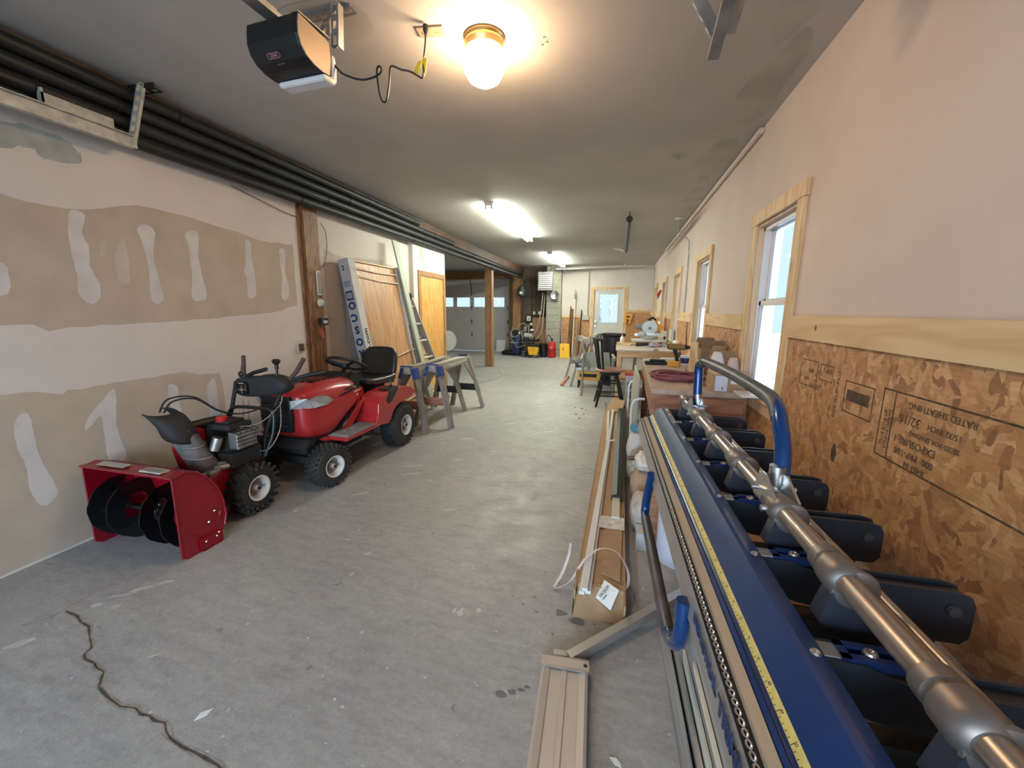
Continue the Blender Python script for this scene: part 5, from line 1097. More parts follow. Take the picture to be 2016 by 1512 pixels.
# ---------------------------------------------------------------- near work bench
BT_ = .80
t = thing('work_bench', 'brown plank work bench under the second window with a red-brown end apron', 'work bench', (.27, 3.08, 0), R(-1.5))
def planks(mb, xs, y0, y1, z0, z1, gap=.006):
    for a, b in zip(xs, xs[1:]): mb.box(a+gap/2, b-gap/2, y0, y1, z0, z1)
q = MB(); planks(q, (0, .30, .64), 0, 2.05, .762, .80); q.build('top_boards', M_bench, t, bevel=.003)
q = MB(); q.box(.0, .64, .012, .035, .60, .760); q.box(.0, .025, .036, 2.03, .62, .760); q.build('apron', M_dwood, t, bevel=.002)
q = MB(); q.box(.04, .62, .0, .0115, .615, .745); q.build('drawer_front', M_dwood, t, bevel=.003)
for x, y in ((.05, .07), (.57, .07), (.05, 1.95), (.57, 1.95)): MB().box(x-.035, x+.035, y-.03, y+.03, 0, .60).build('leg', M_dwood, t)
MB().box(.05, .60, .10, 1.95, .16, .18).build('shelf', M_dwood, t)
Z = .8005
def coilthing(name, label, cat, c, r0, turns, rad, m_, tail=None, seed=1, flat=.5):
    rnd = random.Random(seed); pts = []; n = 18
    for k in range(turns*n):
        a = 2*PI*k/n; tt = k/(turns*n); ring = int(k/n)
        rr = r0*(1-.30*((ring*37) % 5)/5)+.014*math.sin(a*2+ring); pts.append(V((c[0]+rr*math.cos(a)+.01*math.sin(ring*2.1), c[1]+rr*.92*math.sin(a)+.012*math.cos(ring*1.7), c[2]+rad+(ring*rad*1.05)*flat+.006*math.sin(a*3+ring))))
    if tail: pts += [V(p) for p in tail]
    return tag(MB().tube(pts, rad, 7).build(name, m_), label, cat)
coilthing('air_hose', 'maroon air hose coiled on the near work bench', 'hose', (.52, 3.62, Z), .215, 9, .0078, M_hose, [(.68, 3.50, Z+.02), (.66, 3.32, Z+.01), (.76, 3.22, Z+.01), (.86, 3.28, Z+.01), (.84, 3.42, Z+.01)])
t = thing('cordless_drill', 'yellow and black cordless drill standing on its battery on the near bench', 'drill', (.60, 4.42, Z), R(70))
q = MB(); q.prism([(-.035, y, z) for y, z in ((-.05, 0), (.07, 0), (.07, .05), (.03, .062), (-.05, .062))], (.07, 0, 0)); q.build('battery', M_yellowd, t, bevel=.006)
q = MB(); q.tube([(0, -.02, .06), (0, -.01, .11), (0, .01, .18)], [.020, .018, .024], 10); q.build('handle', M_black, t)
q = MB(); q.cyl((0, .07, .205), (0, -.09, .205), .033, .030, 16); q.build('motor_body', mat('drill_body', (.22, .13, .04), .5), t)
q = MB(); q.cyl((0, -.09, .205), (0, -.135, .205), .024, .014, 14); q.cyl((0, .07, .205), (0, .085, .205), .03, .022, 14); q.build('chuck', M_blackm, t)
MB().cyl((0, -.13, .205), (0, -.33, .20), .004, seg=6).build('drill_bit', M_blackm, t)
t = thing('sanding_block', 'long black sanding block on the near bench left of the drill', 'sanding block', (.44, 4.55, Z), R(5)); MB().box(-.13, .13, -.04, .04, 0, .035, bev=.012).build('block', M_black, t); MB().box(-.08, .08, -.02, .02, .035, .055, bev=.008).build('grip', M_blackm, t)
t = thing('plastic_bottle', 'clear bottle with a pink cap on the far end of the near bench', 'bottle', (.46, 5.00, Z)); MB().lathe((0, 0, 0), (0, 0, 1), [(0, 0), (.032, .0), (.034, .02), (.030, .05), (.034, .075), (.030, .11), (.012, .135), (.012, .15)], 18).build('body', M_glass, t); MB().cyl((0, 0, .15), (0, 0, .175), .016, seg=12).build('cap', mat('pink_cap', (.75, .18, .16), .4), t)
t = thing('caulk_tube', 'white caulk tube lying on the near bench behind the drill', 'caulk tube', (.52, 4.80, Z+.026)); MB().cyl((-.02, 0, 0), (.19, .03, 0), .025, seg=14).build('tube', M_white, t); MB().cyl((-.02, 0, 0), (-.10, -.01, 0), .006, .003, 8).build('nozzle', M_white, t)
t = thing('label_jar', 'white tub with a blue label on the near bench right of the drill', 'tub', (.73, 4.62, Z)); MB().cyl((0, 0, 0), (0, 0, .10), .055, seg=20).build('tub', M_white, t); MB().lathe((0, 0, .02), (0, 0, 1), [(.0555, 0), (.056, .001), (.056, .055), (.0555, .056)], 20).build('label', M_bluec, t)
for k in range(3): tag(MB().box(.78-.01*k, .92, 4.28, 4.55, Z+k*.05, Z+.047+k*.05, rot=(0, 0, R(2*k))).build('flat_box', [M_lgrey, M_cream, M_lgrey][k]), ['bottom', 'middle', 'top'][k]+' flat grey-green box in the stack behind the drill', 'box', 'flat boxes stacked on the near bench')
tag(MB().sphere((0, 0, 0), .05, 1.8, 1.2, .55).warp(lambda c: (c.x+.01*math.sin(c.y*90), c.y+.012*math.sin(c.x*70), c.z+.008*math.sin(c.x*120+c.y*60))).build('dusty_rag', mat('dusty_rag', (.33, .27, .22), .95)), 'crumpled dusty rag on the near bench right of the hose', 'rag').location = (.72, 3.95, Z+.026)
tag(MB().prism([(.63, 3.86, Z), (.72, 3.80, Z), (.70, 3.80, Z+.16), (.69, 3.805, Z+.30), (.64, 3.84, Z+.30), (.64, 3.85, Z+.15)], (.012, .016, 0)).build('wood_offcut', M_pine), 'tall pine offcut standing on the near bench', 'wood offcut')
def carton(label, x0, x1, y0, y1, z0, z1, rot=0, m_=None, flaps=True):
    t = thing('cardboard_box', label, 'cardboard box', ((x0+x1)/2, (y0+y1)/2, z0), R(rot)); a, b = (x1-x0)/2, (y1-y0)/2; h_ = z1-z0
    q = MB()
    for u in ((-a, a, -b, -b+.004), (-a, a, b-.004, b), (-a, -a+.004, -b+.004, b-.004), (a-.004, a, -b+.004, b-.004)): q.box(*u, .004, h_)
    q.box(-a, a, -b, b, 0, .004); q.build('body', m_ or M_card, t)
    if flaps:
        MB().prism([(-a, -b, h_), (a, -b, h_), (a, -b-.03, h_+.07), (-a, -b-.03, h_+.07)], (0, .003, 0)).build('flap', m_ or M_card, t)
        MB().prism([(-a, b-.003, h_), (a, b-.003, h_), (a-.02, b+.0, h_+.08), (-a+.02, b+.0, h_+.08)], (0, .003, 0)).build('flap', m_ or M_card, t)
    return t
carton('tall brown cardboard box with open flaps against the strand board wall', .74, .925, 3.90, 4.22, Z, Z+.24, 0, M_cardd)
carton('brown cardboard box at the wall beside the near window frame', .80, .925, 3.52, 3.84, Z, Z+.19, 0)
def sack(name, label, c, sx, sy, sz, m_, seed=0, cat='bag', lean=0):
    rnd = random.Random(seed); q = MB(); q.smooth = True; rings = []
    N = 14
    for k in range(9):
        z = k/8; r_ = (math.sin(PI*(.12+.80*min(z, .9)))**.35)*(1 if z < .7 else 1-.30*(z-.7)/.3)
        rings.append([(lean*z*sz+sx*r_*math.copysign(abs(math.cos(2*PI*j/N))**.6, math.cos(2*PI*j/N))*(1+rnd.uniform(-.08, .08)), sy*r_*math.copysign(abs(math.sin(2*PI*j/N))**.6, math.sin(2*PI*j/N))*(1+rnd.uniform(-.08, .08)), sz*z+rnd.uniform(-.01, .01)*(0 < k)) for j in range(N)])
    q.ring_loft(rings); o = q.build(name, m_, sub=1); o.location = c; return tag(o, label, cat)
sack('paper_bag', 'white crumpled paper bag on the near bench in front of the brown boxes', (.77, 3.42, Z), .055, .05, .26, M_paper, 1)
sack('paper_bag', 'pinkish folded paper bag leaning by the near window frame', (.885, 3.42, Z), .045, .05, .22, mat('pinkish_paper', (.62, .46, .42), .8, bump=.3, bscale=20), 2)
t = carton('low box with a white printed label at the right front corner of the near bench', .68, .92, 3.09, 3.30, Z, Z+.125, -1.5, M_card, False)
q = MB(); q.box(-.10, -.02, -.1075, -.1055, .005, .115); q.mi = 1; q.box(-.055, -.045, -.1082, -.1075, .015, .022); q.box(-.055, -.045, -.1082, -.1075, .028, .035); q.mi = 0; q.build('label', [M_sheetw, M_inkb], t); MB().box(.0, .07, -.1075, -.1055, .06, .115).build('label', M_white, t)
MB().box(-.115, .115, -.10, .10, .118, .125).build('lid', M_pineX, t)
tag(MB().box(.80, .99, 2.82, 2.86, .82, .834).box(.80, .90, 2.86, 3.02, .82, .83).build('foam_sheet', M_vinyl), 'small white foam sheet on the near window stool', 'foam sheet')
# under and beside the near bench
t = thing('folding_table', 'pale folded plastic table leaning on the near work bench', 'folding table', (.21, 4.55, 0))
q = MB(); q.prism([(.01, -.35, .12), (.030, -.35, .70), (.052, -.35, .70), (.035, -.35, .12)], (0, 1.05, 0)); q.build('table_top', mat('pale_plastic', (.40, .39, .33), .55), t, bevel=.006)
q = MB(); q.tube([(-.02, -.37, 0.0), (-.02, -.37, .42), (.0, -.37, .47), (.05, -.37, .49), (.10, -.37, .49)], .013, 8); q.build('tube_leg', M_white, t)
q = MB(); q.tube([(-.02, .75, 0.0), (-.02, .75, .42), (.0, .75, .47), (.05, .75, .49)], .013, 8); q.build('tube_leg', M_white, t)
sack('plastic_bag', 'white plastic bag with a blue band on the floor by the bench corner', (.225, 3.55, 0), .09, .12, .34, mat('white_plastic_bag', (.62, .62, .60), .4), 3)
tag(MB().lathe((.235, 3.55, .345), (0, 0, 1), [(.0, 0), (.075, 0), (.08, .015), (.075, .04), (0, .045)], 18).build('blue_tub', M_teal), 'blue round tub resting on the white plastic bag', 'tub')
sack('mortar_sack', 'grey-green sack on the floor between carton and brake, farthest of the floor sacks', (.215, 3.19, 0), .085, .13, .28, mat('camo_sack', (.33, .32, .26), .8, var=.5, vscale=30), 4, 'sack')
sack('mortar_sack', 'tan paper sack on the floor below the far end of the brake', (.24, 2.88, 0), .09, .16, .26, mat('tan_sack', (.44, .31, .22), .85, var=.2, vscale=12), 5, 'sack')
sack('mortar_sack', 'whitish torn sack slumped on the floor nearest the coil stock', (.215, 2.52, 0), .075, .15, .22, mat('whitish_sack', (.50, .46, .43), .8, var=.25, vscale=18), 6, 'sack')
sack('plastic_bag', 'crumpled clear-white bag lying on the tan sack', (.24, 2.85, .262), .07, .10, .12, M_film, 7)
t = thing('bar_clamp', 'dark handled bar clamp lying on the tan sack', 'clamp', (.13, 2.98, .285)); MB().tube([(.0, 0, 0), (.05, 0, .005), (.14, 0, .01)], [.015, .02, .012], 8).build('handle', M_brown, t); MB().beam((.14, 0, .01), (.30, 0, .01), .012, .02).build('bar', M_galv, t)
t = thing('white_box', 'small white open box on the floor left of the lower blue handle', 'box', (.20, 2.30, 0)); MB().box(-.03, .03, -.06, .06, 0, .10).build('box', M_lgrey, t)
# ---------------------------------------------------------------- farther bench with pale top
t = thing('work_table', 'pale topped work table beyond the near bench', 'work table', (0, 6.30, 0))
q = MB(); planks(q, (0, .50, .90), 0, 1.15, .772, .790); q.build('table_top', M_lam, t)
q = MB(); q.box(.03, .88, .03, .055, .68, .771); q.box(.03, .055, .055, 1.1, .68, .771); q.build('apron', M_pineX, t)
for x, y in ((.06, .07), (.84, .07), (.06, 1.07), (.84, 1.07)): MB().box(x-.035, x+.035, y-.035, y+.035, 0, .68).build('leg', M_pine, t)
MB().box(.06, .80, .07, 1.07, .32, .34).build('shelf', M_dwood, t)
Z2 = .791
t = thing('wooden_tray', 'shallow pine tray on the pale work table', 'tray', (.18, 7.20, Z2)); q = MB(); q.box(-.16, .16, -.10, .10, 0, .01); q.box(-.16, .16, -.11, -.10, 0, .045); q.box(-.16, .16, .10, .11, 0, .045); q.build('tray', M_pineX, t)
for sx in (-.165, .165): MB().box(sx-.005, sx+.005, -.11, .11, 0, .045).build('side', M_pine, t)
t = thing('glue_bottle', 'white glue bottle with an orange tip in the pine tray', 'bottle', (.10, 7.22, Z2+.0105)); MB().lathe((0, 0, 0), (0, 0, 1), [(0, 0), (.034, 0), (.036, .06), (.034, .11), (.02, .135)], 16).build('body', M_white, t); MB().cyl((0, 0, .135), (0, 0, .175), .014, .004, 10).build('tip', mat('orange_tip', (.80, .28, .15), .4), t)
MB().lathe((0, 0, .03), (0, 0, 1), [(.0362, 0), (.0366, .001), (.0366, .055), (.0362, .056)], 16).build('label', M_strap, t)
t = thing('angle_grinder', 'dark angle grinder with coiled cord on the pale work table', 'grinder', (.44, 6.95, Z2+.035)); MB().cyl((-.12, 0, 0), (.12, .03, .01), .032, .027, 12).build('body', M_blackm, t); MB().cyl((.12, .03, .03), (.12, .03, -.03), .055, seg=16).build('disc_guard', M_steel, t); MB().tube([(-.12, 0, 0), (-.2, .1, -.02), (-.1, .2, -.02), (.1, .18, -.02), (.05, .1, -.02)], .006, 6, sub=4).build('cord', M_black, t)
tag(MB().sphere((0, 0, 0), .05, 2.4, 1.6, .5).warp(lambda c: (c.x+.012*math.sin(c.y*60), c.y, c.z+.010*math.sin(c.x*70+c.y*50))).build('blue_rag', mat('blue_rag', (.24, .27, .38), .9)), 'crumpled bluish cloth on the pale work table', 'cloth').location = (.62, 6.9, Z2+.03)
for i in range(7):
    a = i*.8; x, y = .70+.05*math.cos(a*1.7), 6.75+.08*i
    t = thing('hand_tool', ['bright steel wrench', 'bright pliers', 'steel chisel', 'grey screwdriver', 'short steel pry bar', 'steel drill bit holder', 'bright clamp'][i]+' in the tool pile on the pale work table', 'hand tool', (x, y, Z2+.004), a, 'tools piled on the pale work table')
    MB().beam((-.09, 0, .004+.004*i), (.05, 0, .008), .012, .008).build('shank', M_steel, t); MB().beam((.05, 0, .010), (.10, .01, .010), .028, .018).build('head', M_galv if i % 2 else M_redp, t)
t = thing('ribbed_canister', 'white ribbed canister on the window stool behind the pale table', 'canister', (.88, 6.5, Z2)); MB().lathe((0, 0, 0), (0, 0, 1), [(0, 0), (.05, 0)]+[(.055 if k % 2 else .050, .01+k*.012) for k in range(10)]+[(.045, .14), (0, .145)], 20).build('canister', M_white, t)
# mitre saw on its stand
t = thing('saw_stand', 'long aluminium topped mitre saw stand beyond the pale work table', 'saw stand', (.58, 8.1, 0))
q = MB(); q.box(-.30, .34, -.12, .12, .80, .845); q.build('rail_top', M_vinyl, t, bevel=.004)
for x, y in ((-.22, -.2), (.26, -.2), (-.22, .2), (.26, .2)): MB().beam((x, y, 0), (x*.9, y*.4, .80), .04, .04).build('leg', M_greyw, t)
t = thing('mitre_saw', 'silver mitre saw with round blade guards on the far stand', 'mitre saw', (.60, 8.10, .846))
MB().lathe((0, 0, 0), (0, 0, 1), [(0, 0), (.15, 0), (.16, .03), (.15, .045), (0, .05)], 24).build('turntable', M_lgrey, t)
q = MB(); q.prism([(.135*math.cos(a), -.03, .21+.135*math.sin(a)) for a in [R(-25+k*15) for k in range(16)]]+[(-.06, -.03, .13), (.06, -.03, .12)], (0, -.055, 0)); q.build('blade_guard', mat('pale_guard', (.50, .58, .60), .45, .2), t, bevel=.006)
MB().cyl((0, -.05, .20), (0, -.054, .20), .118, seg=32, smooth=False).build('blade', M_steel, t)
MB().lathe((.0, -.088, .21), (0, -1, 0), [(.0, .02), (.025, .018), (.03, .0), (.03, -.004)], 16).build('guard_hub', M_grey, t)
MB().prism([(-.15, -.12, .052), (.15, -.12, .052), (.17, .06, .052), (-.17, .06, .052)], (0, 0, .012)).build('table_plate', M_lgrey, t)
q = MB(); q.tube([(.16, .02, .12), (.19, .0, .22), (.17, .04, .33)], .028, 10); q.build('bevel_arm', M_steel, t)
q = MB(); q.cyl((-.06, .05, .22), (-.24, .05, .24), .062, .05, 16); q.build('motor', M_grey, t)
q = MB(); q.tube([(0, .10, .05), (.02, .14, .20), (.02, .08, .34), (0, -.05, .38)], [.035, .035, .03, .03], 10); q.build('arm', M_steel, t)
q = MB(); q.tube([(-.04, -.05, .36), (.05, -.06, .40), (.10, -.02, .36)], .02, 8); q.build('handle', M_black, t)
q = MB(); q.box(-.26, .26, .06, .08, .05, .10); q.build('fence', M_steel, t); MB().lathe((.17, -.03, .22), (0, -1, 0), [(.0, 0), (.07, 0), (.07, .03), (0, .035)], 18).build('side_knob', M_yellowd, t)
MB().sphere((-.13, -.06, .09), .06, 1.4, .9, .9).build('dust_port', M_lgrey, t)
tag(MB().box(.90, .935, 7.3, 7.7, .86, 1.06).build('beige_board', M_cream), 'beige board standing behind the saw stand at the wall', 'board')
t = thing('outlet_box', 'beige electrical tester box on the saw stand end', 'box', (.84, 7.86, .846)); MB().box(-.05, .05, -.05, .05, 0, .17, bev=.006).build('box', M_cream, t); MB().box(-.01, .03, -.053, -.0505, .02, .07).build('opening', M_black, t)
t = thing('reciprocating_saw', 'yellow power tool hanging beside the far door frame', 'power tool', (.31, 12.40, 1.05)); q = MB(); q.prism([(-.10, 0, .24), (.12, 0, .24), (.13, 0, .18), (.09, 0, .06), (.05, 0, -.06), (.0, 0, -.06), (.03, 0, .07), (-.03, 0, .10), (-.05, 0, -.05), (-.10, 0, -.05), (-.11, 0, .12)], (0, .06, 0)); q.build('body', M_yellowd, t, bevel=.01); q = MB(); q.box(-.06, .05, -.008, .0, .14, .18); q.build('grip', M_black, t)
t = thing('red_gun', 'red spray foam gun hung high between the last windows', 'spray gun', (.93, 9.95, 1.74)); MB().tube([(.0, 0, .10), (-.04, -.02, .02), (-.06, -.04, -.04)], [.02, .03, .035], 10).build('body', M_redp, t); MB().lathe((-.065, -.05, -.06), (0, 1, 0), [(.02, 0), (.032, 0), (.032, .015), (.02, .015), (.02, 0)], 16).build('ring', M_white, t)
tag(MB().beam((.90, 8.3, .90), (.92, 8.55, 1.25), .02, .03).build('red_level', M_redp), 'red clamp bar leaning at the wall behind the saw stand', 'clamp')
tag(MB().tube([(.935, 6.0, 1.34), (.935, 6.02, 1.15), (.93, 5.95, .98), (.93, 5.9, .89)], .006, 6, sub=4).build('power_cord', M_black), 'black cord hanging on the strand board beside the second window', 'cord')
# big black tub, stool, chair, saw horses in the middle distance
t = thing('black_bin', 'large black plastic bin behind the stool', 'bin', (-.05, 7.75, 0)); q = MB(); q.lathe((0, 0, 0), (0, 0, 1), [(0, .01), (.16, 0), (.20, .90), (.225, .93), (.225, .955), (.205, .955), (.19, .90), (.15, .03), (0, .03)], 24); q.build('body', M_black, t)
t = thing('bar_stool', 'black spindle-back stool with a worn wooden seat in front of the table', 'stool', (-.06, 5.98, 0), R(6))
MB().lathe((0, 0, .50), (0, 0, 1), [(0, 0), (.17, 0), (.21, .015), (.215, .030), (.20, .040), (.12, .034), (0, .032)], 32).build('seat', M_seatw, t)
MB().lathe((0, 0, .455), (0, 0, 1), [(0, 0), (.14, 0), (.15, .02), (.15, .044), (0, .044)], 24).build('swivel_plate', M_blackp, t)
for k in range(4):
    a = R(45+90*k); MB().tube([(.13*math.cos(a), .13*math.sin(a), .46), (.20*math.cos(a), .20*math.sin(a), .25), (.28*math.cos(a), .28*math.sin(a), .0)], [.018, .022, .015], 10).build('leg', M_blackp, t)
for k in range(4):
    a, b = R(45+90*k), R(135+90*k); z = .16+.05*(k % 2); r_ = .232-.013*(k % 2); MB().cyl((r_*math.cos(a), r_*math.sin(a), z), (r_*math.cos(b), r_*math.sin(b), z), .009, seg=8).build('rung', M_blackp, t)
    z = .34; r_ = .17; MB().cyl((r_*math.cos(a), r_*math.sin(a), z), (r_*math.cos(b), r_*math.sin(b), z), .009, seg=8).build('rung', M_blackp, t)
for k in range(5):
    a = R(150+20*k); MB().tube([(.17*math.cos(a), .17*math.sin(a), .53), (.21*math.cos(a), .21*math.sin(a), .75), (.245*math.cos(a), .245*math.sin(a), .96)], .015, 8).build('spindle', M_blackp, t)
MB().tube([(.25*math.cos(R(a)), .25*math.sin(R(a)), .97) for a in range(140, 246, 10)], .024, 8).build('top_rail', M_blackp, t)
t = thing('arm_chair', 'pale plastic arm chair between the stool and the table', 'chair', (-.27, 6.72, 0), R(4))
q = MB(); q.box(-.22, .22, -.20, .22, .40, .425, bev=.01); q.build('seat', M_chair, t)
q = MB(); q.prism([(-.22, .22, .42), (.22, .22, .42), (.19, .27, .67), (-.19, .27, .67)], (0, .02, 0)); q.build('backrest', M_chair, t)
for s_ in (-1, 1):
    q = MB(); q.tube([(s_*.25, -.20, .60), (s_*.26, -.05, .62), (s_*.24, .20, .64)], .022, 8); q.build('arm', M_chair, t)
    for y in (-.18, .20): q = MB(); q.beam((s_*.25, y*1.15, 0), (s_*.24, y, .60), .03, .03); q.build('leg', M_chair, t)
t = thing('grey_sack_box', 'grey printed box standing on end beside the stool', 'box', (.225, 6.14, 0)); MB().box(-.06, .06, -.10, .10, 0, .44, bev=.004).build('box', M_lgrey, t)
q = MB()
for z in (.10, .24): q.box(-.03, .025, -.102, -.1005, z, z+.10); q.mi = 1; q.box(-.015, .012, -.1035, -.102, z+.015, z+.085); q.mi = 0
q.build('printed_mark', [M_ink, M_lgrey], t); MB().box(-.07, .07, -.11, .11, .44, .452).build('red_lid', M_redp, t)
def frame_horse(loc, rz, label, h=.88):
    t = thing('saw_horse', label, 'saw horse', loc, rz, 'weathered saw horses by the stool')
    MB().box(-.05, .05, -.42, .42, h-.09, h).build('top_beam', M_greywy, t)
    for sx in (-1, 1):
        for sy in (-1, 1): MB().beam((sx*.27, sy*.42, 0), (sx*.055, sy*.36, h-.03), .08, .03, (sx, 0, .3)).build('leg', M_greyw, t)
    for sy in (-1, 1): MB().box(-.17, .17, sy*.385-.012, sy*.385+.012, .32, .40).build('cross_brace', M_greyw, t)
    return t
frame_horse((-.60, 7.75, 0), R(14), 'tall weathered saw horse with its feet on the aisle beyond the stool'); frame_horse((-.42, 8.85, 0), R(-4), 'tall weathered saw horse farther back by the black bin')
tag(MB().beam((-.93, 7.26, .018), (-.83, 7.45, .16), .05, .035).build('wood_block', M_dwood), 'brown wood block at the foot of the weathered saw horse', 'wood block')
t = thing('planer', 'yellow bench planer on a black stand under the weathered saw horse', 'planer', (-.42, 7.35, 0))
MB().box(-.22, .18, -.14, .14, .14, .32, bev=.01).build('body', M_yellowd, t); MB().box(-.25, .21, -.16, .16, .325, .36).build('table', M_galv, t)
q = MB(); q.box(-.18, .12, -.1425, -.1405, .20, .26); q.build('label', M_blackm, t)
for x in (-.20, .16):
    for y in (-.12, .12): MB().box(x-.015, x+.015, y-.015, y+.015, 0, .14).build('leg', M_blackm, t)
MB().box(-.27, -.23, -.12, .02, .37, .45).build('feed_handle', M_black, t); MB().box(-.15, .10, -.10, .10, .36, .44, bev=.01).build('cutter_head', M_greyw, t)
for i, (x, y, a) in enumerate([(-.42, 5.62, .016), (-.36, 5.55, .012), (-.47, 5.28, .014), (-.37, 5.30, .012), (-.41, 5.08, .014), (-.52, 5.66, .010)]):
    tag(MB().lathe((x, y, 0), (0, 0, 1), [(a, 0), (a*.8, .006), (.001, .008)], 7).build('floor_crumb', M_blackm), ['dark dirt crumb right of the others nearest the stool foot', 'dark dirt crumb beside the stool foot, second of the group', 'dark dirt crumb left of centre in front of the stool', 'dark dirt crumb right of centre in front of the stool', 'dark dirt crumb closest to the camera in front of the stool', 'leftmost small dark dirt crumb by the stool foot'][i], 'debris', 'dirt crumbs by the stool')
# ---------------------------------------------------------------- utility corner
t = thing('unit_heater', 'grey louvred unit heater hung at the chimney', 'heater', (-2.10, 11.95, 0))
MB().box(-.21, .21, -.02, .24, 1.95, 2.48, bev=.01).build('casing', M_grey, t)
for k in range(7): MB().box(-.17, .17, -.035, -.022, 2.02+k*.055, 2.045+k*.055, rot=(R(-25), 0, 0)).build('louvre', M_lgrey, t)
for x in (-.15, .0, .15): MB().cyl((x, .1, 2.48), (x, .1, ZC), .008, seg=6).build('hanger', M_blackm, t)
t = thing('clamp_light', 'round reflector lamp on the chimney below the heater', 'lamp', (-1.83, 12.18, 1.83)); MB().lathe((0, 0, 0), (0, -1, 0), [(.02, -.06), (.05, -.05), (.12, .04), (.125, .045), (.11, .04), (.0, .0)], 24).build('reflector', M_steel, t); MB().cyl((0, .05, 0), (-.14, .09, .10), .02, seg=8).build('socket', M_blackm, t)
t = thing('pressure_tank', 'dark green tank on the pipes beside the brown post', 'tank', (-2.87, 12.30, 1.76)); MB().lathe((0, 0, 0), (0, 0, 1), [(0, 0), (.06, .01), (.115, .06), (.12, .26), (.09, .32), (.04, .35), (.0, .36)], 20).build('tank', M_greenp, t); MB().box(-.045, .045, -.123, -.117, .10, .17).build('label', M_white, t)
MB().tube([(0, 0, .35), (0, 0, .50), (.1, .1, .55), (.55, .3, .50)], .018, 8).build('pipe', M_copper, t); MB().tube([(0, 0, .01), (.0, .10, -.3), (0, .15, -1.0)], .022, 8).build('pipe', M_copper, t)
for i, (x, lb) in enumerate(((-2.62, 'leftmost copper riser on the block wall'), (-2.50, 'second copper riser from the left on the block wall'), (-2.40, 'third copper riser from the left on the block wall'), (-2.22, 'rightmost copper riser beside the chimney'))):
    tag(MB().cyl((x, 12.675, 0), (x, 12.675, 2.6), .013, seg=8).build('copper_riser', M_copper), lb, 'pipe', 'copper risers')
t = thing('zone_valves', 'row of pipe valves with two pale heads above the compressor', 'valve', (-2.42, 12.55, 1.22)); MB().cyl((-.22, 0, 0), (.25, 0, 0), .025, seg=8).build('manifold', M_copper, t)
for x in (-.10, .06): MB().box(x-.03, x+.03, -.05, .03, .03, .12).build('valve_head', M_lgrey, t)
t = thing('thermostat_box', 'small white control box among the pipes', 'control box', (-2.70, 12.60, 1.12)); MB().box(-.06, .06, -.03, .08, -.07, .07).build('box', M_white, t); MB().box(-.02, .03, -.032, -.0305, -.04, .03).build('dial', M_grey, t)
t = thing('brown_cabinet', 'brown boiler cover panel in the utility corner', 'boiler panel', (-2.38, 12.60, 0)); MB().box(-.20, .24, -.05, .09, .35, 1.15, bev=.01).build('panel', M_post2, t); MB().box(-.18, .20, -.045, .08, 0, .35).build('base', M_blackm, t)
t = thing('air_compressor', 'dark blue upright air compressor at the brown post', 'compressor', (-2.96, 12.12, 0)); MB().lathe((0, 0, 0), (0, 0, 1), [(0, .05), (.13, .06), (.16, .12), (.16, .55), (.12, .62), (0, .64)], 22).build('tank', M_bluec, t)
MB().box(-.10, .10, -.08, .08, .64, .80, bev=.02).build('pump', M_blackm, t); MB().cyl((-.05, -.10, .72), (-.05, .10, .72), .09, seg=18).build('flywheel', M_blackm, t); MB().cyl((.09, -.09, .70), (.09, -.12, .70), .03, seg=12).build('gauge', M_white, t)
for s_ in (-.1, .1): MB().cyl((s_, 0, 0), (s_, 0, .08), .02, seg=8).build('foot', M_blackm, t)
t = thing('well_pump', 'grey pump and motor on a shelf between compressor and chimney', 'pump', (-2.62, 12.05, 0)); MB().cyl((-.10, 0, .62), (.14, .02, .62), .075, seg=16).build('motor', M_lgrey, t); MB().lathe((-.08, 0, .72), (0, 0, 1), [(.03, 0), (.05, .03), (.05, .12), (.03, .16), (0, .165)], 12).build('filter', M_grey, t); MB().box(-.18, .20, -.12, .14, .50, .545).build('shelf', M_blackm, t); MB().cyl((.10, -.06, .78), (.20, -.04, .80), .05, seg=12).build('pressure_switch', M_steel, t)
for x in (-.15, .17): MB().box(x-.015, x+.015, -.10, .12, 0, .50).build('leg', M_blackm, t)
coilthing('grey_hose', 'loops of grey hose hanging over the compressor', 'hose', (-2.90, 11.86, .40), .2, 1, .014, M_rope, [(-2.75, 11.85, .75), (-3.05, 11.85, .85), (-3.1, 11.86, .55), (-2.9, 11.88, .25), (-2.5, 11.9, .40), (-2.28, 11.95, .9), (-2.2, 12.0, 1.4), (-2.18, 12.1, 1.9)], 3)
tag(MB().tube([(-2.14, 12.2, 1.85), (-2.16, 12.1, 1.2), (-2.2, 12.0, .7), (-2.45, 11.9, .45), (-2.55, 11.92, .7), (-2.58, 12.0, .95)], .014, 8, sub=6).build('grey_hose', M_rope), 'grey hose running down the left side of the chimney', 'hose')
t = thing('shop_vacuum', 'yellow and black shop vacuum on casters in front of the compressor', 'vacuum', (-2.32, 11.62, 0)); MB().prism([(-.14, -.12, .08), (.10, -.12, .08), (.13, -.12, .20), (.13, -.12, .33), (-.18, -.12, .33), (-.17, -.12, .2)], (0, .22, 0)).build('drum', M_yellow, t, bevel=.02); MB().box(-.20, .17, -.13, .13, .33, .42, bev=.03).build('motor_head', M_black, t); MB().box(-.05, .05, -.13, -.12, .22, .30, bev=.004).build('latch', M_yellowd, t)
for x, y in ((-.15, -.12), (.13, -.12), (-.15, .12), (.13, .12)): MB().cyl((x-.015, y, .028), (x+.015, y, .028), .028, seg=12).build('caster', M_blackm, t); MB().box(x-.012, x+.012, y-.012, y+.012, .05, .09).build('caster_fork', M_blackm, t)
MB().tube([(-.12, -.02, .44), (-.35, -.05, .40), (-.45, 0, .42), (-.30, .05, .52), (0, .03, .50), (.15, 0, .52)], .032, 10, sub=5).build('hose', M_black, t)
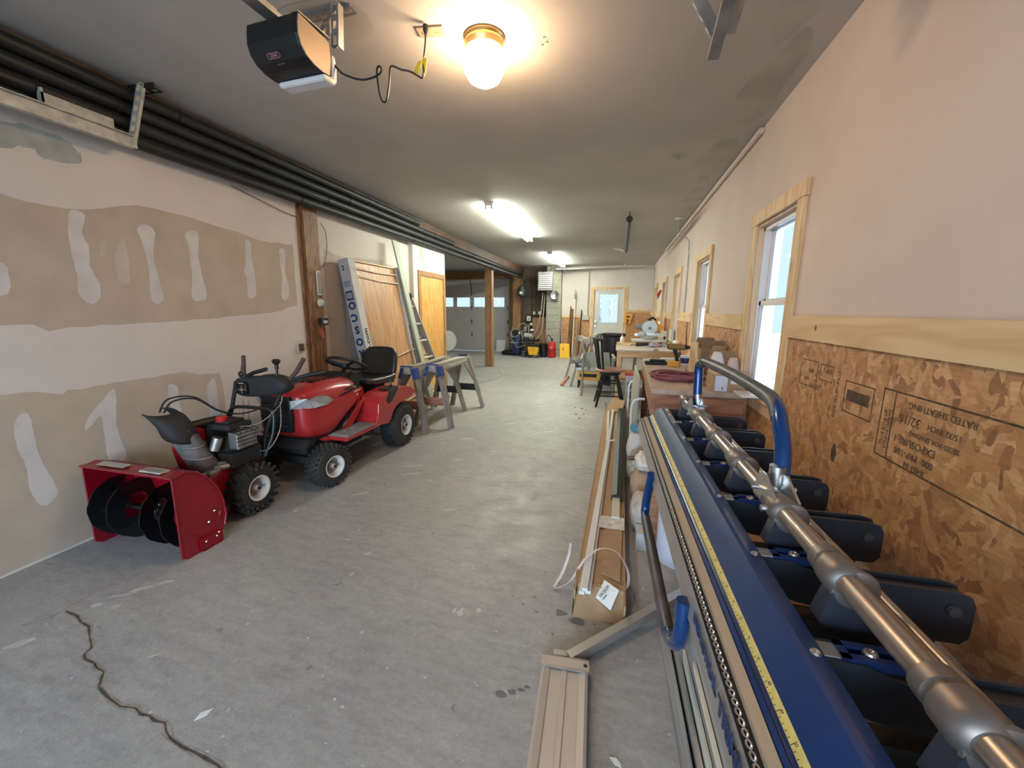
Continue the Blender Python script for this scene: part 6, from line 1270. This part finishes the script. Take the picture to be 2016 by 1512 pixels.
t = thing('black_bucket', 'black bucket between the vacuum and the red tank', 'bucket', (-2.08, 11.85, 0)); MB().lathe((0, 0, 0), (0, 0, 1), [(0, 0), (.10, 0), (.13, .38), (.135, .40), (.12, .40), (.09, .02), (0, .02)], 20).build('body', M_black, t)
t = thing('red_tank', 'red portable air tank with a gauge at the chimney foot', 'air tank', (-1.83, 11.80, 0)); MB().lathe((0, 0, 0), (0, 0, 1), [(0, 0), (.105, .0), (.12, .03), (.12, .40), (.09, .46), (.03, .48), (.0, .485)], 22).build('tank', M_redp, t); MB().lathe((0, 0, .48), (0, 0, 1), [(.02, 0), (.02, .05), (.04, .06), (.04, .08), (0, .085)], 12).build('gauge', M_black, t)
MB().tube([(.0, -.02, .54), (-.10, -.03, .66), (-.16, -.05, .5), (-.1, -.14, .30), (.02, -.16, .20), (.1, -.13, .28)], .010, 7, sub=5).build('hose', M_black, t)
q = MB(); q.text('AIR', .07, Matrix.Translation((-.06, -.122, .28)) @ Matrix.Rotation(R(90), 4, 'X'), .001); q.build('lettering', M_ribbon, t)
t = thing('snow_shovel', 'yellow plastic snow shovel leaning at the chimney corner', 'snow shovel', (-1.50, 11.75, 0)); MB().tube([(-.16, .50, 1.08), (-.02, .08, .34), (.02, .03, .24)], .016, 8).build('handle', M_greyw, t)
q = MB(); q.smooth = True; q.ring_loft([[(-.15, y, z), (-.15, y-.004, z), (.0, y+.03, z), (.15, y-.004, z), (.15, y, z), (.0, y+.036, z)] for y, z in ((.06, .42), (.03, .30), (-.01, .15), (-.07, .01))]); q.warp(lambda c: (c.x*.94+.12*(c.z-.2)*-.6+.06, c.y, c.z)); q.build('blade', M_yellow, t)
for i, (x, z, r_, m_, lb, nm) in enumerate(((-1.38, 1.50, .02, M_post, 'thin dark post leaning left of the tall spear pole', 'dark_post'), (-1.33, 1.42, .03, M_post, 'thick dark post leaning left of the tall spear pole', 'dark_post'), (-1.05, 1.40, .016, M_blackm, 'black bar leaning right of the tall spear pole', 'pry_bar'), (-1.15, 1.10, .018, M_card, 'wooden broom handle leaning on the strand board', 'broom'))):
    tag(MB().cyl((x-.04, 12.25+.0*i, 0), (x, 12.44, z), r_, seg=8).build(nm, m_), lb, 'pole')
t = thing('pole_saw', 'tall white pole with a spear-like head leaning on the far wall', 'pole saw', (-1.25, 12.40, 0)); MB().cyl((-.03, -.2, 0), (.0, .0, 1.72), .013, seg=8).build('pole', M_white, t); MB().lathe((0, 0, 1.70), (0, 0, 1), [(.015, 0), (.03, .06), (.02, .16), (.012, .2), (.010, .28), (0, .30)], 8).build('head', M_galv, t)
sack('black_bag', 'black bag slumped at the foot of the brown post by the garage door', (-3.25, 12.2, 0), .24, .16, .15, M_black, 9)

tag(MB().tube([(-2.95, 11.84, .82), (-3.12, 11.84, .70), (-3.0, 11.83, .58), (-2.75, 11.84, .72), (-2.6, 11.86, .92), (-2.75, 11.84, .98), (-2.95, 11.83, .80)], .012, 7, sub=6).build('grey_hose', M_rope), 'upper loop of grey hose in front of the compressor pump', 'hose')
t = thing('paint_can', 'dark paint can on the floor left of the vacuum', 'paint can', (-2.66, 11.72, 0)); MB().cyl((0, 0, 0), (0, 0, .17), .075, seg=18).build('can', M_greenp, t); MB().cyl((0, 0, .17), (0, 0, .178), .07, seg=18).build('can_top', M_galv, t)
t = thing('wall_gauge', 'round pale gauge among the pipes above the pump', 'gauge', (-2.60, 12.50, .95)); MB().cyl((0, 0, 0), (0, -.04, 0), .045, seg=16).build('dial', M_cream, t); MB().cyl((0, 0, 0), (0, .10, 0), .012, seg=8).build('stem', M_copper, t)
t = thing('toolbox', 'black toolbox under the pump shelf', 'toolbox', (-2.58, 11.98, 0)); MB().box(-.14, .14, -.09, .09, 0, .17, bev=.01).build('box', M_blackm, t); MB().tube([(-.06, 0, .17), (-.06, 0, .20), (.06, 0, .20), (.06, 0, .17)], .008, 6).build('handle', M_redp, t)
